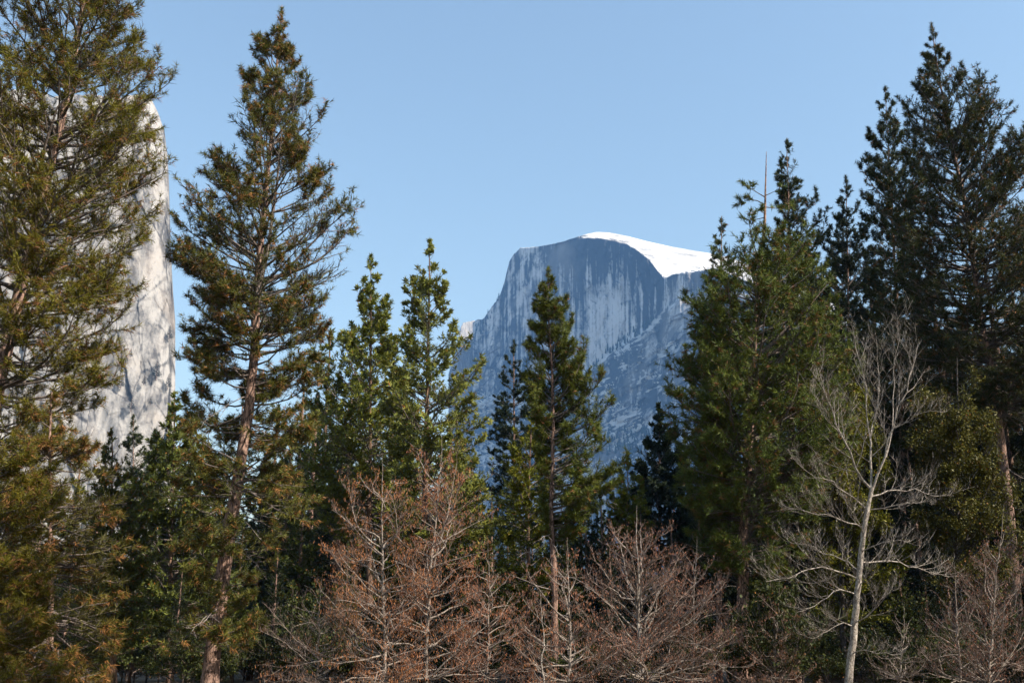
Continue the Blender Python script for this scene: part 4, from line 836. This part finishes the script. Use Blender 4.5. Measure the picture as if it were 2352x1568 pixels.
def white_tree():
    SEED[0] += 1; g = np.random.default_rng(SEED[0]); Y = 42
    path = trunk_path([(2003, 1120), (1992, 1165), (1980, 1230), (1975, 1300), (1966, 1400), (1958, 1500), (1950, 1568)], Y, g=g)
    G, rr = trunk_mesh(path, 0.165, M_WHITE, 0.075, 0.8, g=g)
    main = [  # stems and limbs: (x, y, distance offset)
        [(2003, 1125, 0), (1965, 1085, -.2), (1940, 1020, -.4), (1920, 960, -.5), (1895, 900, -.6), (1880, 845, -.6)],
        [(2000, 1130, 0), (2003, 1060, .3), (1998, 980, .5), (1992, 900, .6), (1975, 830, .7), (1960, 780, .7)],
        [(2004, 1125, 0), (2030, 1060, -.1), (2050, 990, -.3), (2072, 920, -.4), (2095, 850, -.5), (2108, 790, -.5)],
        [(2035, 1050, -.1), (2050, 960, .5), (2056, 880, .8), (2060, 800, 1.), (2062, 745, 1.1)],
        [(2000, 1000, .5), (2015, 930, 1), (2020, 850, 1.4), (2012, 770, 1.6)],
        [(1930, 1000, -.4), (1900, 960, -1), (1878, 920, -1.3), (1862, 880, -1.5)],
        [(2050, 985, -.3), (2090, 960, -1), (2130, 945, -1.4), (2170, 935, -1.6)],
        [(1990, 1170, 0), (1950, 1130, -.6), (1910, 1108, -1), (1870, 1095, -1.3), (1830, 1062, -1.5)],
        [(1985, 1215, 0), (1950, 1195, -.5), (1900, 1185, -.9), (1850, 1175, -1.2), (1810, 1168, -1.4)],
        [(2000, 1140, 0), (2050, 1120, .4), (2100, 1125, .8), (2150, 1140, 1.1), (2190, 1138, 1.3)],
        [(1992, 1170, 0), (2040, 1165, -.7), (2090, 1155, -1.2), (2150, 1150, -1.6)],
        [(1978, 1270, 0), (2000, 1255, -.4), (2030, 1245, -.8), (2080, 1240, -1.1), (2110, 1252, -1.3)],
        [(1976, 1290, 0), (2020, 1285, .5), (2080, 1290, 1), (2130, 1310, 1.4), (2180, 1325, 1.8)],
        [(1972, 1330, 0), (1930, 1310, -.6), (1880, 1298, -1.1), (1820, 1320, -1.6), (1760, 1335, -2)],
        [(1968, 1365, 0), (1940, 1350, -.8), (1905, 1365, -1.3), (1870, 1395, -1.7), (1830, 1405, -2)],
        [(1968, 1360, 0), (1990, 1320, -.9), (2010, 1290, -1.4), (2040, 1290, -1.8)],
        [(1960, 1440, 0), (2000, 1400, -1), (2030, 1370, -1.6), (2060, 1350, -2)],
        [(1962, 1440, 0), (1930, 1430, -.8), (1890, 1450, -1.4), (1860, 1465, -1.8)],
        [(1980, 1230, 0), (1968, 1190, -.7), (1950, 1160, -1.1), (1935, 1140, -1.4)],
        [(1974, 1310, 0), (1950, 1290, .9), (1900, 1270, 1.6), (1850, 1255, 2.2), (1800, 1240, 2.6)],
        [(1958, 1500, 0), (1990, 1490, -.7), (2030, 1500, -1.2), (2070, 1515, -1.5)]]
    K = 10; lp = []; ll = []; rad = []
    for i, pts in enumerate(main):
        p = spline(np.array([at(a, b, Y + c) for a, b, c in pts]), K); p[1:-1] += g.normal(0, 0.05, (K - 2, 3))
        L = np.linalg.norm(np.diff(p, axis=0), axis=1).sum(); lp.append(p); ll.append(L); rad.append(0.062 if i < 3 else 0.036 if i < 5 else 0.012 + 0.006 * L)
    cfg = dict(subs=17, twigs=7, tiplets=4, bare=0.12, foliage=None, sub_len=0.5, sub_max=1.9, sub_curl=0.6, lift=0.5, twig_lift=0.4, twig_max=0.7, twig_r=0.0048, sub_rmin=0.008, full=1.5, sub_full=0.5)
    base = (path[-1, 0], path[-1, 1], 0.0)
    assemble('sycamore_tree', 'large leafless tree with forked white trunk at lower right', 'tree', base, (G, rr, path[0]), M_WHITE, np.array(lp), np.array(rad), M_WHITE, np.array(ll), cfg, g)
white_tree()

# ------------------------------------------------------------------ the wood behind: prototypes and copies
def copy_tree(root):
    r = root.copy(); sc.collection.objects.link(r)
    for ch in root.children:
        c = ch.copy(); sc.collection.objects.link(c); c.parent = r
    return r
def stand(o, px, py, Y, h, rot, wide=1.0):
    """Stands tree o, h metres tall as built, so that its top shows at (px, py)."""
    p = at(px, py, Y); s = p[2] / h
    o.location = (p[0], Y, 0); o.scale = (s * wide, s * wide, s); o.rotation_euler = (0, 0, rot)
def proto(name, label, cfg, mat, group, h=20.0, w=0.2):
    SEED[0] += 1; g = np.random.default_rng(SEED[0])
    path = np.stack([np.zeros(20), np.zeros(20), np.linspace(h, -0.3, 20)], 1)
    G, rr = trunk_mesh(path, 0.28, mat, g=g)
    # a free standing outline: cone of half width w*h
    n = cfg['n']; u = ((np.arange(n) + g.random(n)) / n) ** 0.75; tz = h - 0.3 - u * h * 0.86
    reach = (0.15 + w * h * u ** 0.75) * g.uniform(0.75, 1.05, n); az = np.arange(n) * 2.39996 + g.normal(0, 0.3, n)
    e = R(50) * (1 - u) + R(-10) * u + g.normal(0, 0.1, n); bz = np.clip(tz - reach * np.tan(e), 0.6, h - 0.2)
    D = np.stack([np.cos(az) * np.cos(e), np.sin(az) * np.cos(e), np.sin(e)], 1); L = reach / np.cos(e)
    lp = grow(np.stack([0 * bz, 0 * bz, bz], 1), D, L, 8, 0.3, 0.07, g)
    return assemble(name, label, 'tree', (0, 0, 0), (G, rr, path[0]), mat, lp, 0.012 + 0.012 * L, M_LIMB, L, cfg, g, group, sep=False)
GB = 'woodland conifers behind the front trees'
pA = proto('pine_tree', 'dark pine in the crowded wood behind the front trees', mk(PINE, n=90, subs=8, ln=0.3, k=13, w=0.02, col=(0.036, 0.048, 0.018), brown=0.04, clump=0.85), M_PINE, GB)
pB = proto('cedar_tree', 'green cedar in the crowded wood behind the front trees', mk(CEDAR, n=90, subs=8, ln=0.32, w=0.05, col=(0.05, 0.066, 0.016), clump=0.85), M_CEDAR, GB, w=0.22)
pC = proto('fir_tree', 'dark fir in the crowded wood behind the front trees', mk(PINE, n=100, subs=8, ln=0.26, k=12, w=0.022, col=(0.024, 0.036, 0.018), brown=0.0, e_top=30, curl=0.2, clump=0.95), M_PINE, GB, w=0.17)
wood = [  # (x, y of the top, distance, prototype)
    (30, 1000, 80, 0), (190, 1030, 75, 1), (470, 1010, 90, 1), (560, 900, 95, 2), (640, 930, 84, 1), (700, 860, 92, 0), (760, 760, 95, 1), (790, 980, 80, 2), (700, 1120, 68, 1),
    (905, 830, 100, 2), (1060, 1000, 95, 1), (1090, 1090, 72, 1), (920, 1080, 64, 1), (1130, 1130, 80, 2), (1010, 1200, 62, 2), (800, 1250, 60, 1), (640, 1250, 58, 2), (560, 1200, 66, 1),
    (1330, 1080, 84, 1), (1380, 1130, 78, 2), (1300, 1200, 70, 1), (1400, 1250, 66, 2), (1470, 1160, 76, 0), (1540, 1190, 70, 2), (1600, 1100, 72, 0), (1640, 900, 80, 2), (1180, 1240, 66, 1), (1100, 1300, 60, 2),
    (1860, 620, 84, 2), (1910, 560, 90, 0), (1990, 600, 86, 2), (2080, 480, 80, 0), (1780, 900, 68, 2), (1830, 1000, 70, 0), (1690, 1120, 66, 2), (1760, 1200, 62, 1), (1900, 1150, 72, 2), (2000, 1000, 74, 0),
    (2080, 1000, 70, 2), (2140, 900, 78, 0), (2260, 1000, 72, 2), (2330, 900, 76, 0), (2400, 1000, 68, 1), (2060, 1280, 60, 1), (2160, 1220, 66, 2), (2300, 1250, 58, 2), (420, 1300, 56, 2), (330, 1250, 62, 1), (180, 1200, 58, 2), (60, 1200, 55, 2), (-60, 900, 70, 0)]
wood += [(2050, 690, 74, 0), (2130, 600, 80, 0), (2250, 540, 84, 0), (2335, 470, 82, 0), (1990, 740, 78, 2), (1850, 730, 80, 0), (1900, 900, 74, 2), (2060, 860, 72, 2), (2180, 820, 74, 2), (2280, 780, 72, 0), (2350, 700, 72, 2), (1790, 640, 86, 2), (1700, 800, 70, 0), (1640, 760, 76, 2), (730, 900, 86, 2), (810, 860, 90, 0), (930, 940, 86, 1), (1050, 930, 90, 1), (670, 1010, 76, 0)]
wood += [(1290, 1140, 74, 2), (1345, 1170, 80, 0), (1240, 1130, 92, 1), (1195, 1160, 72, 2), (1420, 1140, 90, 2), (860, 1010, 84, 0), (980, 1060, 78, 2), (500, 1090, 72, 0), (610, 1060, 76, 2), (240, 1080, 70, 2), (110, 1100, 66, 0), (1660, 1000, 76, 1), (1740, 1020, 80, 2), (1860, 880, 78, 1), (1950, 820, 84, 2), (2120, 760, 88, 2), (2210, 700, 84, 0), (2320, 640, 86, 2)]
for i in range(46): wood.append((-60 + i * 55 + rng.uniform(-20, 20), 1180 + rng.uniform(-45, 45), rng.uniform(105, 150), int(rng.integers(0, 3))))
LAND = [(20, 'the far left pine'), (120, 'the drooping brown tinged pine'), (220, 'the deep green left cedar'), (310, 'the small pointed cliff foot pine'), (400, 'the mid green left cedar'),
        (500, 'the leaning reddish trunk'), (600, 'the right side of the leaning reddish trunk'), (700, 'the gap right of the leaning reddish trunk'), (780, 'the left flank of the thin spired cedar'), (850, 'the thin spired cedar'), (920, 'the left catkin hung alder'),
        (1000, 'the right catkin hung alder'), (1080, 'the rusty bare alder'), (1150, 'the dark blue green fir'), (1220, 'the bright tree left of the centre pine'), (1280, 'the centre pine trunk'), (1350, 'the right boughs of the centre pine'), (1420, 'the small bright cedar'),
        (1480, 'the round topped white alder'), (1540, 'the dark cone shaped cedar'), (1610, 'the low tangled alder'), (1680, 'the left side of the spike topped pine'), (1740, 'the spike topped pine trunk'), (1800, 'the right side of the spike topped pine'),
        (1870, 'the left boughs of the white bare tree'), (1940, 'the white bare trunk'), (2010, 'the fork of the white bare tree'), (2080, 'the right boughs of the white bare tree'), (2150, 'the thin grey sapling'), (2220, 'the olive leafy right tree'), (2300, 'the right corner bush'), (2390, 'the right edge of the picture')]
def landmark(x): return min(LAND, key=lambda a: abs(a[0] - x))[1]
KIND = ['dark pine', 'green cedar', 'dusky fir']
protos = [pA, pB, pC]; used = [False] * 3
for i, (x, y, Y, k) in enumerate(wood):
    o = protos[k] if not used[k] else copy_tree(protos[k]); used[k] = True
    o['label'] = ('far ' if Y > 100 else '') + KIND[k] + ' in wood behind ' + landmark(x)
    stand(o, x, y, Y, 20.0, rng.random() * 6.28, rng.uniform(0.9, 1.2))

CP = [(358, 838, 34, 'largest dark pine on a ledge of the pale cliff'), (385, 868, 26, 'dark pine at the right rim of the pale cliff'), (277, 866, 26, 'upper of the two left pines on the pale cliff ledges'), (300, 918, 26, 'lower pine on the pale cliff above the pointed pines'),
      (330, 868, 16, 'small pine in the middle of the pale cliff'), (300, 806, 14, 'tiny pine highest on the pale cliff face'), (388, 756, 26, 'pine on the sky edge of the pale cliff'), (345, 915, 16, 'small pine below the largest cliff pine')]
for px_, py_, hp, lab in CP:
    i = int(np.argmin(np.abs(CLIFF[0][:, 0] - px_))); j = int(np.argmin(np.abs(CLIFF[1][i] - (py_ + hp)))); Yc = CLIFF[2][i, j] - 7.0
    o = copy_tree(pC); p_ = at(px_, py_ + hp, Yc); hm = 1.5 * hp / FPX * Yc
    o.location = p_; o.scale = (hm / 20 * 1.5, hm / 20 * 1.5, hm / 20); o['label'] = lab; o['group'] = 'pines on the cliff ledges'
def ledge_wood():
    g = np.random.default_rng(5); G = Geo(); PX, PY, Y, led = DOME
    spots = [(x, None) for x in g.uniform(1362, 1505, 60)] + [(g.uniform(1370, 1500), g.uniform(985, 1045)) for _ in range(90)] + [(g.uniform(1090, 1165), None) for _ in range(22)]
    for n, (x, y) in enumerate(spots):
        i = int(np.argmin(np.abs(PX[:, 0] - x)))
        y = (led[i, 0] + g.uniform(-8, 10) if n < 60 else PY[i, 0] + g.uniform(0, 30)) if y is None else y
        j = int(np.argmin(np.abs(PY[i] - y))); b = at(x, y, Y[i, j] - 6); h = g.uniform(12, 27)
        for q in range(4):                                  # four ragged tiers
            a = np.arange(7) * 0.8976 + g.random(); r = h * (0.2 - 0.035 * q) * g.uniform(0.6, 1.25, 7); z = h * 0.22 * q + h * 0.08 * g.random(7)
            V = np.concatenate([b + np.stack([np.cos(a) * r, np.sin(a) * r, z], 1), (b + np.array([0, 0, h * (0.45 + 0.19 * q)]))[None]])
            G.add(V, np.array([[k, (k + 1) % 7, 7] for k in range(7)]), np.array([0.03, 0.045, 0.025]))
    o = link('distant_woods', G.build('distant_woods', M_NEEDLE)); tag(o, 'tiny dark conifers dotted along the ledges of the dome', kind='stuff')
ledge_wood()

for x_, y_, h_, k_ in ((44, 22, 36, 0), (50, 34, 38, 0), (57, 26, 40, 0), (62, 44, 40, 0), (40, 12, 30, 2), (68, 34, 38, 2), (52, 48, 36, 0), (21, 12, 42, 0), (28, 8, 46, 0), (29, 16, 44, 0)):     # the wood goes on unseen to the right; these trees are added for shade
    o = copy_tree(protos[k_]); o.location = (x_, y_, 0); o.scale = (h_ / 20, h_ / 20, h_ / 20); o.rotation_euler = (0, 0, rng.random() * 6.28)
    o['label'] = 'tall unseen pine added for shade just beyond the right edge of the picture'; o['group'] = 'added shade trees beyond the right edge'

# ------------------------------------------------------------------ understory
def bush_proto():
    SEED[0] += 1; g = np.random.default_rng(SEED[0]); n = 34
    path = np.stack([np.zeros(8), np.zeros(8), np.linspace(1.6, -0.2, 8)], 1); G, rr = trunk_mesh(path, 0.06, M_OAK, g=g)
    az = g.random(n) * 6.283; e = g.uniform(0.25, 1.35, n); L = g.uniform(1.6, 3.0, n)
    D = np.stack([np.cos(az) * np.cos(e), np.sin(az) * np.cos(e), np.sin(e)], 1)
    lp = grow(np.stack([0 * az, 0 * az, g.uniform(0.1, 1.5, n)], 1), D, L, 7, 0.2, 0.12, g)
    return assemble('bush', 'x', 'bush', (0, 0, 0), (G, rr, path[0]), M_OAK, lp, 0.01 + 0.006 * L, M_TWIG, L,
                    mk(OAK, subs=8, twigs=5, ln=0.15, k=9, w=0.045, col=(0.04, 0.052, 0.016), clump=0.6, sub_len=0.4), g, 'understory bushes', sep=False)
bp0 = bush_proto(); first = True
for i in range(56):
    Y = rng.uniform(47, 72); x = -60 + i * 63 + rng.uniform(-25, 25)
    if i >= 40: Y = rng.uniform(66, 82); x = 230 + (i - 40) * 28
    o = bp0 if first else copy_tree(bp0); first = False
    o['label'] = 'dark shaded bush by ' + landmark(x)
    q = at(x, 1500, Y); s_ = rng.uniform(0.7, 1.2); o.location = (q[0], Y, 0); o.scale = (s_, s_, s_ * rng.uniform(0.8, 1.2)); o.rotation_euler = (0, 0, rng.random() * 6.28)

# ------------------------------------------------------------------ air
hb = Geo(); c = np.array([[x, y, z] for x in (-4200, 4200) for y in (-700, 6700) for z in (-1.6, 1720)], float)
hb.add(c, np.array([[0, 1, 3, 2], [4, 6, 7, 5], [0, 4, 5, 1], [2, 3, 7, 6], [0, 2, 6, 4], [1, 5, 7, 3]]))
mh, nt, N, L, out = new_mat('haze'); pv = N.new('ShaderNodeVolumePrincipled')
pv.inputs['Color'].default_value = (0.22, 0.49, 1.0, 1); pv.inputs['Density'].default_value = 0.000072; pv.inputs['Anisotropy'].default_value = 0.0
L.new(pv.outputs[0], out.inputs['Volume'])
tag(link('haze', hb.build('haze', mh)), 'thin blue valley haze', kind='stuff')

# look-alikes with one landmark in common are told apart by their order from left to right
same = {}
for o in sc.objects:
    if o.parent is None and o.get('label') and o.get('group'): same.setdefault(o['label'], []).append(o)
for lab, os_ in same.items():
    if 2 <= len(os_) <= 6 and 'beyond the right edge' not in lab:
        os_.sort(key=lambda o: o.location.x / max(o.location.y, 1))
        n = len(os_); names = {2: ['left one', 'right one'], 3: ['left one', 'middle one', 'right one']}.get(n) or ['leftmost'] + ['second from left', 'third from left', 'fourth from left', 'fifth from left'][:n - 2] + ['rightmost']
        for o, w in zip(os_, names): o['label'] = lab + ', ' + w
